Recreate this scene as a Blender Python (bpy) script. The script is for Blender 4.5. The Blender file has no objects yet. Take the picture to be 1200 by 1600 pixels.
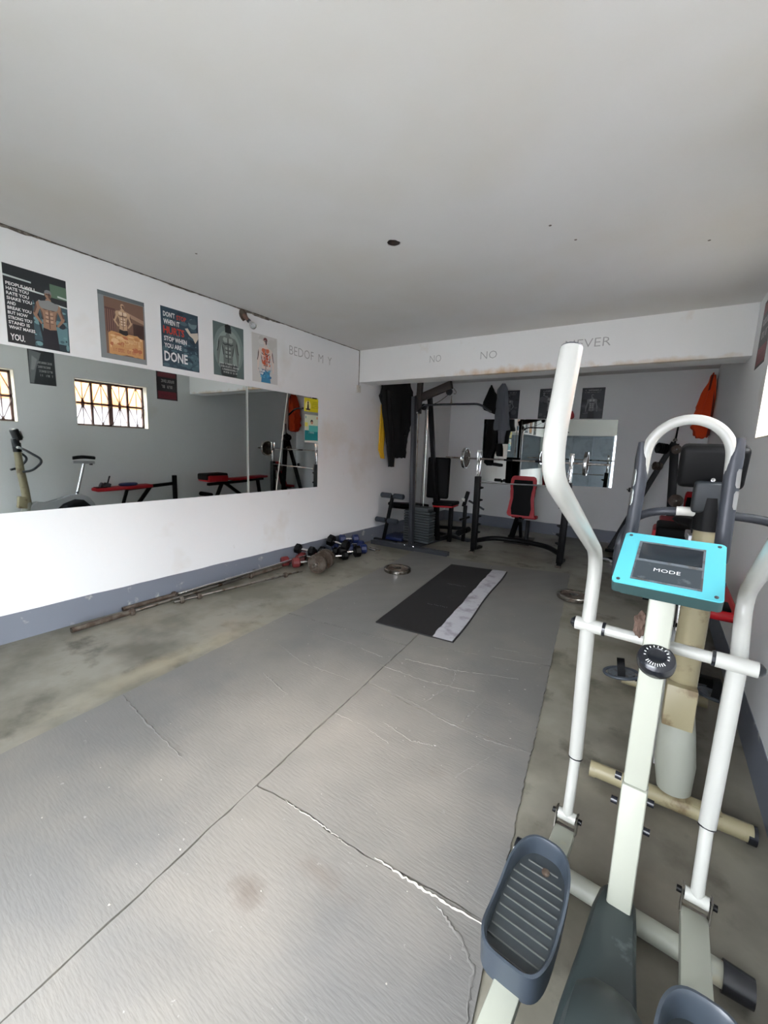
import bpy, bmesh, math, random
from mathutils import Vector, Matrix, Euler
random.seed(7)
PI = math.pi
D = bpy.data
scene = bpy.context.scene
COL = scene.collection

# ---------------------------------------------------------------- camera, light, exposure
cam_d = D.cameras.new('camera'); cam = D.objects.new('camera', cam_d); COL.objects.link(cam)
cam_d.sensor_fit = 'HORIZONTAL'; cam_d.sensor_width = 36.0; cam_d.lens = 640.3 / 1200 * 36.0
cam_d.clip_start = 0.02
YAW, PITCH, ROLL, EYE = 0.58748, 0.157194, -0.0385374, 1.5
_f = Vector((-math.sin(YAW)*math.cos(PITCH), math.cos(YAW)*math.cos(PITCH), -math.sin(PITCH)))
_r = Vector((math.cos(YAW), math.sin(YAW), 0)); _d = _f.cross(_r)
_r2 = math.cos(ROLL)*_r + math.sin(ROLL)*_d; _d2 = -math.sin(ROLL)*_r + math.cos(ROLL)*_d
cm = Matrix((_r2, -_d2, -_f)).transposed().to_4x4(); cm.translation = (0, 0, EYE)
cam.matrix_world = cm
scene.camera = cam

world = D.worlds.new('overcast_sky'); scene.world = world; world.use_nodes = True
bg = world.node_tree.nodes['Background']
bg.inputs['Color'].default_value = (0.90, 0.955, 1.0, 1); bg.inputs['Strength'].default_value = 41.0
scene.view_settings.view_transform = 'Standard'; scene.view_settings.look = 'None'
scene.view_settings.gamma = 1.0; scene.view_settings.use_curve_mapping = False
scene.view_settings.exposure = 0.0

LW, RW, BW, FW, CH = -3.757, 0.54, 8.0, -0.8, 2.842       # left, right, back, front walls; ceiling height
DOOR_X0, DOOR_X1, DOOR_H = -1.5, -0.02, 2.2
WINDOWS = [(2.88, 4.02, 1.66, 2.42), (1.0, 2.13, 1.66, 2.42)]

def portal(name, loc, rot, sx, sy):
    l = D.lights.new(name, 'AREA'); l.shape = 'RECTANGLE'; l.size = sx; l.size_y = sy
    l.cycles.is_portal = True
    o = D.objects.new(name, l); o.location = loc; o.rotation_euler = rot; COL.objects.link(o)
portal('door_portal', ((DOOR_X0+DOOR_X1)/2, FW-0.12, DOOR_H/2), (PI/2, 0, 0), DOOR_X1-DOOR_X0, DOOR_H)
for _k, (_a, _b, _c, _e) in enumerate(WINDOWS):
    portal('window_portal', (RW+0.24, (_a+_b)/2, (_c+_e)/2), (PI/2, 0, PI/2), _b-_a, _e-_c)

# ---------------------------------------------------------------- materials
def srgb(r, g, b):
    f = lambda c: (c/255/12.92) if c/255 <= 0.04045 else ((c/255+0.055)/1.055)**2.4
    return (f(r), f(g), f(b), 1)
def mat(name, col, rough=0.5, metal=0.0, var=None, bump=None, spec=0.5, stretch=None, coat=0.0):
    """col: srgb 0-255. var: list of (scale, detail, lo, hi, colour) layers mixed over the base by noise."""
    m = D.materials.new(name); m.use_nodes = True
    nt = m.node_tree; N = nt.nodes; L = nt.links; b = N['Principled BSDF']
    b.inputs['Base Color'].default_value = srgb(*col); b.inputs['Roughness'].default_value = rough
    b.inputs['Metallic'].default_value = metal; b.inputs['Specular IOR Level'].default_value = spec
    b.inputs['Coat Weight'].default_value = coat
    if var or bump:
        tc = N.new('ShaderNodeTexCoord'); src = tc.outputs['Object']
        if stretch:
            mp = N.new('ShaderNodeMapping'); mp.inputs['Scale'].default_value = stretch[:3]
            if len(stretch) > 3: mp.inputs['Rotation'].default_value = (0, 0, stretch[3])
            L.new(src, mp.inputs['Vector']); src = mp.outputs['Vector']
    cur = None
    for (sc, det, lo, hi, c2) in (var or []):
        n = N.new('ShaderNodeTexNoise'); n.inputs['Scale'].default_value = sc; n.inputs['Detail'].default_value = det
        n.inputs['Roughness'].default_value = 0.6
        L.new(tc.outputs['Object'], n.inputs['Vector'])
        r = N.new('ShaderNodeMapRange'); r.inputs['From Min'].default_value = lo; r.inputs['From Max'].default_value = hi
        L.new(n.outputs['Fac'], r.inputs['Value'])
        mx = N.new('ShaderNodeMix'); mx.data_type = 'RGBA'
        if cur is None: mx.inputs[6].default_value = srgb(*col)
        else: L.new(cur, mx.inputs[6])
        mx.inputs[7].default_value = srgb(*c2); L.new(r.outputs['Result'], mx.inputs[0]); cur = mx.outputs[2]
    if cur is not None: L.new(cur, b.inputs['Base Color'])
    if bump:
        sc, st, dist = bump
        n = N.new('ShaderNodeTexNoise'); n.inputs['Scale'].default_value = sc; n.inputs['Detail'].default_value = 4
        L.new(src, n.inputs['Vector'])
        bp = N.new('ShaderNodeBump'); bp.inputs['Strength'].default_value = st; bp.inputs['Distance'].default_value = dist
        L.new(n.outputs['Fac'], bp.inputs['Height']); L.new(bp.outputs['Normal'], b.inputs['Normal'])
    return m

M = {}
M['wall'] = mat('painted_plaster', (240, 241, 241), 0.75, var=[(1.1, 4, .64, .85, (222, 216, 206)), (5, 6, .70, .84, (206, 200, 190))], bump=(9, .25, .01))
M['beam'] = mat('beam_plaster', (240, 240, 238), 0.75, var=[(1.6, 5, .62, .82, (214, 198, 176))], bump=(9, .25, .01))
M['ceiling'] = mat('ceiling_plaster', (219, 218, 216), 0.8, var=[(0.7, 3, .45, .75, (212, 208, 200))], bump=(6, .15, .01))
M['concrete'] = mat('screed_floor', (136, 132, 120), 0.42, var=[(1.3, 6, .45, .62, (104, 100, 86)), (3.2, 8, .55, .68, (82, 78, 66)), (0.9, 4, .56, .7, (146, 136, 120))], bump=(20, .15, .004))
M['skirting'] = mat('grey_skirting_paint', (118, 123, 134), 0.5, var=[(7, 8, .62, .72, (178, 178, 176))], bump=(30, .2, .003))
M['foam'] = mat('grey_foam_mat', (109, 107, 104), 0.38, var=[(0.9, 5, .48, .70, (124, 119, 112)), (30, 3, .71, .76, (150, 147, 142)), (2.3, 7, .64, .74, (102, 94, 88))], bump=(9, .16, .01), stretch=(2.2, 12, 1, .25))
M['torn'] = mat('torn_foam_edge', (160, 155, 145), 0.9)
M['ragged'] = mat('dirty_plaster_gap', (92, 84, 76), 0.9, var=[(25, 6, .45, .6, (140, 132, 122))])
M['outside_ground'] = mat('outside_ground', (132, 129, 124), 0.9)
M['white_paint'] = mat('white_enamel', (166, 166, 160), 0.28, coat=.3, var=[(60, 3, .78, .80, (70, 62, 55))])
M['cream_paint'] = mat('cream_enamel', (154, 156, 144), 0.4, var=[(6, 5, .62, .74, (170, 164, 140))])
M['tan_paint'] = mat('worn_tan_enamel', (146, 137, 108), 0.4, var=[(9, 6, .55, .66, (112, 96, 70))])
M['charcoal'] = mat('charcoal_plastic', (44, 47, 54), 0.4, bump=(180, .15, .001))
M['charcoal_dusty'] = mat('dusty_charcoal_plastic', (42, 50, 50), 0.5, var=[(7, 7, .62, .72, (92, 102, 100))])
M['slate'] = mat('slate_blue_plastic', (52, 59, 67), 0.35, bump=(200, .1, .001))
M['tread'] = mat('dark_tread_plastic', (42, 47, 50), 0.5)
M['tread_rib'] = mat('worn_tread_rib', (84, 86, 84), 0.5)
M['black'] = mat('black_paint', (6, 6, 7), 0.45, spec=.2)
M['black_plastic'] = mat('black_plastic', (20, 22, 28), 0.25)
M['black_fabric'] = mat('black_cloth', (9, 9, 10), 0.95, bump=(40, .3, .004))
M['black_vinyl'] = mat('black_vinyl', (5, 5, 6), 0.6, bump=(60, .2, .002), spec=.15)
M['darkgrey'] = mat('dark_grey_paint', (50, 52, 57), 0.4)
M['brown_steel'] = mat('brown_rust_steel', (44, 37, 34), 0.55, var=[(14, 5, .55, .65, (62, 48, 40))])
M['chrome'] = mat('chrome', (215, 215, 215), 0.14, 1.0)
M['steel'] = mat('dull_steel', (150, 146, 140), 0.32, 1.0, var=[(12, 5, .5, .65, (100, 84, 70))])
M['rust'] = mat('rusty_iron', (70, 56, 46), 0.55, .15, var=[(16, 5, .45, .6, (98, 90, 80))], bump=(60, .3, .002))
M['rubber'] = mat('grey_rubber', (52, 58, 66), 0.5)
M['red'] = mat('red_vinyl', (172, 10, 24), 0.5, bump=(60, .15, .002))
M['maroon'] = mat('maroon_vinyl_coating', (110, 36, 36), 0.5, var=[(12, 5, .5, .65, (84, 40, 38))])
M['blue'] = mat('blue_vinyl_coating', (20, 36, 84), 0.45)
M['orange'] = mat('orange_cloth', (214, 66, 14), 0.9, bump=(25, .3, .004))
M['orange_dark'] = mat('rust_red_cloth', (96, 26, 14), 0.9)
M['yellow'] = mat('yellow_cloth', (226, 176, 34), 0.9)
M['greycloth'] = mat('grey_cloth', (112, 116, 122), 0.95, bump=(30, .3, .004))
M['teal'] = mat('turquoise_console_face', (78, 168, 178), 0.35)
M['teal_dark'] = mat('dark_green_console_case', (38, 62, 62), 0.45)
M['lcd'] = mat('grey_lcd', (48, 55, 60), 0.3, var=[(26, 6, .60, .70, (84, 90, 94))])
M['lcd_dark'] = mat('dark_lcd', (24, 31, 38), 0.12)
M['label_grey'] = mat('scuffed_grey_panel', (86, 92, 98), 0.5, var=[(40, 4, .5, .6, (68, 66, 64))])
M['whiteprint'] = mat('white_print', (232, 232, 230), 0.6)
M['greyprint'] = mat('grey_print', (150, 152, 154), 0.6)
M['redprint'] = mat('red_print', (190, 62, 44), 0.6)
M['pencil'] = mat('pencil_grey', (178, 177, 175), 0.9)
M['mirror'] = mat('mirror_silvering', (222, 228, 225), 0.015, 1.0)
M['mirror_edge'] = mat('mirror_edge', (176, 184, 182), 0.3)
M['door_metal'] = mat('blue_grey_sheet_metal', (146, 158, 172), 0.45, .1, var=[(3, 5, .5, .7, (124, 134, 146))])
M['window_steel'] = mat('brown_window_steel', (74, 50, 44), 0.55)
M['reveal'] = mat('window_reveal_paint', (226, 220, 204), 0.7)
M['brick_orange'] = mat('orange_render', (176, 110, 62), 0.8, var=[(1.2, 4, .5, .6, (150, 84, 40))])
M['lilac_render'] = mat('pale_render', (170, 168, 176), 0.8)
M['bulb'] = mat('clear_bulb_glass', (210, 212, 214), 0.08); M['bulb'].node_tree.nodes['Principled BSDF'].inputs['Transmission Weight'].default_value = .7
M['socket'] = mat('brown_socket', (120, 92, 80), 0.6)
M['mat_black'] = mat('black_exercise_mat', (25, 23, 23), 0.6, var=[(3, 6, .6, .7, (42, 39, 39))], bump=(50, .2, .002))
M['mat_grey'] = mat('pale_grey_strip', (166, 164, 168), 0.8, var=[(7, 7, .5, .65, (136, 132, 136))], bump=(30, .3, .003))
M['silver_shell'] = mat('silver_plastic', (176, 178, 180), 0.3, .3)
M['white_tape'] = mat('white_tape', (214, 212, 204), 0.6)
def add_stain_or_tone(m, centre, radii, col, amount=.8, nscale=6, rough_edge=.9):
    """a stain, a tone patch or painted shade, with a shape of its own, fixed on the surface in object coordinates"""
    nt = m.node_tree; N = nt.nodes; L = nt.links; b = N['Principled BSDF']; inp = b.inputs['Base Color']
    tc = N.new('ShaderNodeTexCoord'); mp = N.new('ShaderNodeMapping')
    mp.inputs['Scale'].default_value = [1/r for r in radii]; mp.inputs['Location'].default_value = [-c/r for c, r in zip(centre, radii)]
    L.new(tc.outputs['Object'], mp.inputs['Vector'])
    ln = N.new('ShaderNodeVectorMath'); ln.operation = 'LENGTH'; L.new(mp.outputs['Vector'], ln.inputs[0])
    nz = N.new('ShaderNodeTexNoise'); nz.inputs['Scale'].default_value = nscale; nz.inputs['Detail'].default_value = 5; L.new(tc.outputs['Object'], nz.inputs['Vector'])
    ad = N.new('ShaderNodeMath'); ad.operation = 'MULTIPLY_ADD'; L.new(nz.outputs['Fac'], ad.inputs[0]); ad.inputs[1].default_value = -rough_edge*2; L.new(ln.outputs['Value'], ad.inputs[2])
    mr = N.new('ShaderNodeMapRange'); mr.inputs['From Min'].default_value = 1-rough_edge; mr.inputs['From Max'].default_value = -rough_edge; mr.inputs['To Max'].default_value = amount
    L.new(ad.outputs[0], mr.inputs['Value'])
    mx = N.new('ShaderNodeMix'); mx.data_type = 'RGBA'
    if inp.is_linked: L.new(inp.links[0].from_socket, mx.inputs[6])
    else: mx.inputs[6].default_value = inp.default_value
    mx.inputs[7].default_value = srgb(*col); L.new(mr.outputs['Result'], mx.inputs[0]); L.new(mx.outputs[2], inp)
add_stain_or_tone(M['beam'], (-1.55, 4.857, 2.40), (.9, .1, .085), (196, 160, 112), .9, 9)
add_stain_or_tone(M['beam'], (-.1, 4.857, 2.40), (.6, .1, .05), (200, 172, 132), .8, 9)
add_stain_or_tone(M['wall'], (-3.757, 4.35, 1.62), (.1, .45, .30), (222, 210, 192), .5, 5)
add_stain_or_tone(M['wall'], (-3.757, 5.0, 1.25), (.1, .35, .45), (216, 208, 196), .45, 5)
add_stain_or_tone(M['foam'], (-1.25, 1.55, 0), (1.1, 1.1, 1), (158, 149, 139), .9, 2.5, .5)  # paler, warmer tone over the middle of the mats
add_stain_or_tone(M['foam'], (-.98, .74, 0), (.075, .07, 1), (96, 84, 74), .5, 14)
add_stain_or_tone(M['foam'], (-.82, .92, 0), (.16, .05, 1), (112, 100, 90), .4, 12)
add_stain_or_tone(M['concrete'], (-2.9, 1.35, 0), (.55, .35, 1), (66, 62, 46), .75, 5)
add_stain_or_tone(M['concrete'], (-2.62, 1.4, 0), (.14, .8, 1), (164, 154, 130), .7, 5)
add_stain_or_tone(M['concrete'], (.15, 1.75, 0), (.75, 1.1, 1), (88, 83, 74), .8, 4)  # shade below the elliptical trainer, painted into the concrete colour
M['rim_steel'] = mat('worn_bright_rim', (168, 163, 155), .26, 1.0, var=[(20, 5, .5, .62, (110, 98, 86))])
def flat(r, g, b): 
    k = 'print_%02x%02x%02x' % (r, g, b)
    if k not in M: M[k] = mat('printed_ink', (r, g, b), .45)
    return M[k]

# ---------------------------------------------------------------- geometry helpers (all in world metres)
def BM(): return bmesh.new()
def box(bm, c, s, rot=None, bev=0.0, seg=2):
    r = bmesh.ops.create_cube(bm, size=1.0); vs = r['verts']
    R3 = rot.to_matrix() if isinstance(rot, Euler) else (rot or Matrix.Identity(3))
    for v in vs: v.co = R3 @ Vector((v.co.x*s[0], v.co.y*s[1], v.co.z*s[2])) + Vector(c)
    if bev > 0:
        es = list({e for v in vs for e in v.link_edges})
        bmesh.ops.bevel(bm, geom=es, offset=min(bev, .49*min(s)), segments=seg, affect='EDGES', profile=.5)
def box2(bm, a, b, bev=0.0): 
    box(bm, [(a[i]+b[i])/2 for i in range(3)], [abs(b[i]-a[i]) for i in range(3)], None, bev)
def frame_mat(d, up=(0, 0, 1)):
    d = Vector(d).normalized(); up = Vector(up)
    x = up.cross(d)
    if x.length < 1e-4: x = Vector((1, 0, 0)).cross(d) if abs(d.x) < .9 else Vector((0, 1, 0)).cross(d)
    x.normalize(); y = d.cross(x)
    return Matrix((x, y, d)).transposed()
def bar(bm, p0, p1, w, h, bev=0.004, up=(0, 0, 1)):
    """rectangular section: w across, h along 'up'"""
    p0 = Vector(p0); p1 = Vector(p1)
    box(bm, (p0+p1)/2, (w, h, (p1-p0).length), frame_mat(p1-p0, up), bev)
def fillet(pts, rad, n=5):
    pts = [Vector(p) for p in pts]; out = [pts[0]]
    for i in range(1, len(pts)-1):
        a, p, b = pts[i-1], pts[i], pts[i+1]
        da = (a-p); db = (b-p); r = min(rad, da.length*.48, db.length*.48)
        A = p + da.normalized()*r; B = p + db.normalized()*r
        for k in range(n+1):
            t = k/n; out.append((1-t)**2*A + 2*t*(1-t)*p + t*t*B)
    out.append(pts[-1]); return out
def tube(bm, pts, r, seg=14, cap=True, flat_=1.0):
    pts = [Vector(p) for p in pts]; n = len(pts)
    rs = r if isinstance(r, (list, tuple)) else [r]*n
    t0 = (pts[1]-pts[0]).normalized(); ref = Vector((0, 0, 1)) if abs(t0.z) < .9 else Vector((1, 0, 0))
    x = ref.cross(t0).normalized(); rings = []
    for i, p in enumerate(pts):
        t = (pts[min(i+1, n-1)] - pts[max(i-1, 0)]).normalized()
        x = (x - t*x.dot(t)).normalized(); y = t.cross(x)
        rings.append([bm.verts.new(p + (x*math.cos(2*PI*k/seg) + y*math.sin(2*PI*k/seg)*flat_)*rs[i]) for k in range(seg)])
    for i in range(n-1):
        for k in range(seg):
            bm.faces.new((rings[i][k], rings[i][(k+1) % seg], rings[i+1][(k+1) % seg], rings[i+1][k]))
    if cap:
        bm.faces.new(rings[0][::-1]); bm.faces.new(rings[-1])
def lathe(bm, prof, o, axis=(0, 0, 1), seg=28):
    """prof: list of (radius, along axis); r=0 closes"""
    F = frame_mat(axis); o = Vector(o); prev = None
    for (r, h) in prof:
        if r <= 1e-6: cur = [bm.verts.new(o + F @ Vector((0, 0, h)))]
        else: cur = [bm.verts.new(o + F @ Vector((r*math.cos(2*PI*k/seg), r*math.sin(2*PI*k/seg), h))) for k in range(seg)]
        if prev is not None:
            for k in range(seg):
                a = prev[k % len(prev)]; b = prev[(k+1) % len(prev)]; c = cur[(k+1) % len(cur)]; d = cur[k % len(cur)]
                f = [v for i, v in enumerate((a, b, c, d)) if v not in (a, b, c, d)[:i]]
                if len(f) >= 3: bm.faces.new(f)
        prev = cur
def prism(bm, poly, o, ux, uy, depth):
    """poly in 2d (ux, uy) at o, extruded by vector depth"""
    o = Vector(o); ux = Vector(ux); uy = Vector(uy); dv = Vector(depth)
    a = [bm.verts.new(o + ux*p[0] + uy*p[1]) for p in poly]
    b = [bm.verts.new(v.co + dv) for v in a]; n = len(poly)
    bm.faces.new(a[::-1]); bm.faces.new(b)
    for i in range(n): bm.faces.new((a[i], a[(i+1) % n], b[(i+1) % n], b[i]))
def rrect(w, h, r, n=5):
    out = []
    for cx, cy, a0 in ((w/2-r, h/2-r, 0), (-w/2+r, h/2-r, 90), (-w/2+r, -h/2+r, 180), (w/2-r, -h/2+r, 270)):
        for k in range(n+1):
            a = math.radians(a0+90*k/n); out.append((cx+r*math.cos(a), cy+r*math.sin(a)))
    return out
def origin_of(o):
    v = Vector((0, 0, 0))
    while o is not None: v += o.location; o = o.parent
    return v
def obj(name, bm, m, parent=None, smooth=35, label=None, kind=None):
    bmesh.ops.recalc_face_normals(bm, faces=bm.faces[:])
    me = D.meshes.new(name); bm.to_mesh(me); bm.free()
    off = origin_of(parent)
    if off.length > 0: me.transform(Matrix.Translation(-off))
    for mm in (m if isinstance(m, (list, tuple)) else [m]): me.materials.append(mm)
    if smooth:
        for p in me.polygons: p.use_smooth = True
        me.set_sharp_from_angle(angle=math.radians(smooth))
    o = D.objects.new(name, me); COL.objects.link(o); o.parent = parent
    if label: o['label'] = label
    if kind: o['kind'] = kind
    return o
def part(name, m, parent, fn, *a, label=None, smooth=35, **k):
    bm = BM(); fn(bm, *a, **k); return obj(name, bm, m, parent, smooth, label)
def thing(name, label, cat, loc=(0, 0, 0), group=None):
    o = D.objects.new(name, None); COL.objects.link(o); o.location = loc; o.empty_display_size = .1
    o['label'] = label; o['category'] = cat
    if group: o['group'] = group
    return o
def tag(o, label, cat, group=None):
    o['label'] = label; o['category'] = cat
    if group: o['group'] = group
    return o
def struct(name, bm, m, parent=None, smooth=0):
    return obj(name, bm, m, parent, smooth, kind='structure' if parent is None else None)
def dup(root, loc, rot, label, group=None):
    r = root.copy(); COL.objects.link(r); r.location = loc; r.rotation_euler = rot; r['label'] = label
    if group: r['group'] = group
    for ch in list(root.children):
        c = ch.copy(); COL.objects.link(c); c.parent = r
        for g in list(ch.children):
            d = g.copy(); COL.objects.link(d); d.parent = c
    return r
def text_mesh(name, s, m, parent, o, ux, uy, size, width=None, bold=0.0, label=None, depth=0.0003, align='LEFT'):
    """lettering lying in the plane ux/uy at o (world); letters 'size' tall, squeezed to 'width' if given"""
    cu = D.curves.new(name, 'FONT'); cu.body = s; cu.size = 1.0; cu.offset = bold*1.0; cu.align_x = 'LEFT'; cu.resolution_u = 2
    to = D.objects.new(name, cu); COL.objects.link(to)
    dg = bpy.context.evaluated_depsgraph_get(); me = D.meshes.new_from_object(to.evaluated_get(dg))
    D.objects.remove(to); D.curves.remove(cu)
    xs = [v.co.x for v in me.vertices]; ys = [v.co.y for v in me.vertices]
    x0, x1, y0, y1 = min(xs), max(xs), min(ys), max(ys)
    sy = size/(y1-y0); sx = (width/(x1-x0)) if width else sy
    ux = Vector(ux).normalized(); uy = Vector(uy).normalized(); nz = ux.cross(uy)
    off = origin_of(parent)
    for v in me.vertices:
        x = (v.co.x-x0)*sx; y = (v.co.y-y0)*sy
        if align == 'CENTER': x -= (x1-x0)*sx/2
        v.co = Vector(o) + ux*x + uy*y + nz*depth - off
    me.materials.clear(); me.materials.append(m)
    ob = D.objects.new(name, me); COL.objects.link(ob); ob.parent = parent
    if label: ob['label'] = label
    return ob

# ================================================================ THE SETTING
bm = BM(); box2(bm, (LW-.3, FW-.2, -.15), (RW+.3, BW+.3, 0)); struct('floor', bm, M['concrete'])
# ceiling slab with a small round junction hole
hx, hy, hr = -1.654, 2.474, .045
bm = BM(); q = .1
ring = []; sq = []
for k in range(32):
    a = 2*PI*k/32; c_, s_ = math.cos(a), math.sin(a); m_ = q/max(abs(c_), abs(s_)); jr = hr*(1+.07*math.sin(3*a)+.05*math.sin(7*a))
    ring.append(bm.verts.new((hx+jr*c_, hy+jr*s_, CH))); sq.append(bm.verts.new((hx+m_*c_, hy+m_*s_, CH)))
for k in range(32): bm.faces.new((ring[k], ring[(k+1) % 32], sq[(k+1) % 32], sq[k]))
X0, X1, Y0, Y1 = LW-.3, RW+.3, FW-.2, BW+.3
def quad(x0, y0, x1, y1): bm.faces.new([bm.verts.new(p) for p in ((x0, y0, CH), (x1, y0, CH), (x1, y1, CH), (x0, y1, CH))])
quad(X0, Y0, X1, hy-q); quad(X0, hy+q, X1, Y1); quad(X0, hy-q, hx-q, hy+q); quad(hx+q, hy-q, X1, hy+q)
tube(bm, [(hx, hy, CH), (hx, hy, CH+.09)], hr*1.1, 24, False)
box2(bm, (X0, Y0, CH+.092), (X1, Y1, CH+.2))
ceil = struct('ceiling', bm, M['ceiling'])
part('junction_box', M['brown_steel'], ceil, lathe, [(.040, .002), (.043, .004), (.043, .05), (.0, .05)], (hx, hy, CH), label='rusty round junction box set in the hole')
for (x, y) in ((-.72, 2.75), (-.62, 3.0), (.08, 3.4), (-3.0, 1.9)):
    part('paint_chip', M['ragged'], ceil, lathe, [(0, 0), (.009, -.001), (.009, .003), (0, .003)], (x, y, CH), seg=7)

bm = BM(); box2(bm, (LW-.2, FW-.2, 0), (LW, BW+.2, CH+.1)); wl = struct('wall_left', bm, M['wall'])
bm = BM(); box2(bm, (LW-.2, BW, 0), (RW+.3, BW+.2, CH+.1)); struct('wall_back', bm, M['wall'])
# right wall with two window openings
bm = BM(); T = .2
ys = sorted([FW-.2] + [w for a in WINDOWS for w in a[:2]] + [BW+.2])
for i in range(len(ys)-1):
    a, b = ys[i], ys[i+1]
    win = [w for w in WINDOWS if abs(w[0]-a) < 1e-6]
    if win:
        box2(bm, (RW, a, 0), (RW+T, b, win[0][2])); box2(bm, (RW, a, win[0][3]), (RW+T, b, CH+.1))
    else: box2(bm, (RW, a, 0), (RW+T, b, CH+.1))
struct('wall_right', bm, M['wall'])
bm = BM()
box2(bm, (LW, FW-.2, 0), (DOOR_X0, FW, CH+.1)); box2(bm, (DOOR_X1, FW-.2, 0), (RW, FW, CH+.1)); box2(bm, (DOOR_X0, FW-.2, DOOR_H), (DOOR_X1, FW, CH+.1))
struct('wall_front', bm, M['wall'])
# folded-back sheet metal door leaf against the front wall
bm = BM(); box2(bm, (-3.5, FW, .03), (DOOR_X0-.02, FW+.04, DOOR_H-.02), .004); dr = struct('door_1', bm, M['door_metal'])
for x in (-3.47, -2.83, -2.16, -1.5):
    part('stile', M['door_metal'], dr, box2, (x-.025, FW+.035, .03), (x+.025, FW+.06, DOOR_H-.02), .003)
for z in (.06, .75, 1.45, 2.12):
    part('rail', M['door_metal'], dr, box2, (-3.5, FW+.035, z-.025), (DOOR_X0-.02, FW+.058, z+.025), .003)
# concrete beam across the room
bm = BM(); box2(bm, (LW, 4.857, 2.403), (RW, 5.18, CH+.05), .006); beam = struct('trim_1', bm, M['beam'])
wr = random.Random(3)
def scrawl(s, x0, x1, z, h, nm='pencil_lettering'):
    text_mesh(nm, s, M['pencil'], beam, (x0, 4.8568, z), (1, 0, 0), (0, 0, 1), h, x1-x0, bold=-.012)
scrawl('NO', -2.62, -2.46, 2.59, .085); scrawl('NO', -1.94, -1.74, 2.575, .085); scrawl('NEVER', -1.0, -.57, 2.60, .085)
text_mesh('pencil_lettering', 'BEDOF  M  Y', M['pencil'], wl, (LW+.0003, 3.52, 2.53), (0, 1, 0), (0, 0, 1), .1, .74, bold=-.012)
# painted skirtings
def skirting(name, a, b, n):
    """from a to b at floor, thickness vector n"""
    a = Vector(a); b = Vector(b); d = (b-a); L_ = d.length; k = max(2, int(L_/.12)); r = random.Random(name)
    bm = BM(); up = []; lo = []
    for i in range(k+1):
        p = a + d*i/k; h = .212 + r.uniform(-.003, .003)
        lo.append((p, p+Vector(n))); up.append((p+Vector((0, 0, h)), p+Vector(n)*.6+Vector((0, 0, h))))
    V = [[bm.verts.new(q) for q in (lo[i][0], lo[i][1], up[i][1], up[i][0])] for i in range(k+1)]
    for i in range(k):
        for j in range(4): bm.faces.new((V[i][j], V[i][(j+1) % 4], V[i+1][(j+1) % 4], V[i+1][j]))
    bm.faces.new(V[0]); bm.faces.new(V[-1][::-1])
    struct(name, bm, M['skirting'])
skirting('baseboard_left', (LW, FW, 0), (LW, BW, 0), (.006, 0, 0))
skirting('baseboard_right', (RW, FW, 0), (RW, BW, 0), (-.006, 0, 0))
skirting('baseboard_back', (LW, BW, 0), (RW, BW, 0), (0, -.006, 0))
# ragged dirty gap along the joint of left wall and ceiling
bm = BM(); r = random.Random(5); P = []
n = 150
for i in range(n+1):
    y = .2 + (4.85-.2)*i/n; burst = max(0, math.sin(y*2.7)+math.sin(y*6.1+1))*.012
    h = .006 + burst*r.uniform(.3, 1.0) + r.uniform(0, .004)
    P.append((bm.verts.new((LW+.004, y, CH-h)), bm.verts.new((LW+.004, y, CH)), bm.verts.new((LW+.004+h*.7, y, CH-.001))))
for i in range(n):
    for j in range(2): bm.faces.new((P[i][j], P[i][j+1], P[i+1][j+1], P[i+1][j]))
struct('trim_2', bm, M['ragged'])
bm = BM(); tube(bm, [(LW+.006, 4.85, z) for z in (2.84, 2.7, 2.55, 2.42, 2.36)], .004, 6); struct('trim_3', bm, M['ragged'])   # dark cable down the corner

# windows: steel frame and burglar grille in a painted reveal
def window(name, y0, y1, z0, z1):
    xo = RW+.13
    bm = BM()
    for (a, b) in (((xo, y0, z0), (xo+.04, y0+.04, z1)), ((xo, y1-.04, z0), (xo+.04, y1, z1)), ((xo, y0, z0), (xo+.04, y1, z0+.04)), ((xo, y0, z1-.045), (xo+.04, y1, z1))): box2(bm, a, b)
    w = struct(name, bm, M['window_steel'])
    bm = BM()
    e = .008
    box2(bm, (RW-.001, y0, z0), (RW+.2, y1, z0+e)); box2(bm, (RW-.001, y0, z1-e), (RW+.2, y1, z1))
    box2(bm, (RW-.001, y0, z0), (RW+.2, y0+e, z1)); box2(bm, (RW-.001, y1-e, z0), (RW+.2, y1, z1))
    obj('window_reveal', bm, M['reveal'], w, 0)
    W = y1-y0; H = z1-z0; ym = (y0+y1)/2
    part('mullion', M['window_steel'], w, box2, (xo, ym-.034, z0), (xo+.04, ym+.034, z1))
    part('transom', M['window_steel'], w, box2, (xo, y0, (z0+z1)/2-.019), (xo+.035, y1, (z0+z1)/2+.019))
    for f in (.25, .75): part('glazing_bar', M['window_steel'], w, box2, (xo, y0+W*f-.018, z0), (xo+.035, y0+W*f+.018, z1))
    for i in range(4):
        for j in range(2):
            a = y0+W*i/4; b = y0+W*(i+1)/4; c = (a+b)/2; lo = z0+H*j/2; hi = z0+H*(j+1)/2
            bm = BM(); g = xo-.012
            tube(bm, [(g, c, lo), (g, c, hi)], .008, 6)
            up = (i+j) % 2 == 0
            apex = hi-.03 if up else lo+.03; foot = lo+.02 if up else hi-.02
            tube(bm, [(g, a+.01, foot), (g, c, apex)], .008, 6); tube(bm, [(g, b-.01, foot), (g, c, apex)], .008, 6)
            lathe(bm, [(0, -.006), (.026, -.006), (.026, .006), (0, .006)], (g, c, apex), (1, 0, 0), 8)
            obj('grille', bm, M['window_steel'], w)
    return w
for k, w in enumerate(WINDOWS): window('window_%d' % (k+1), *w)
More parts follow.
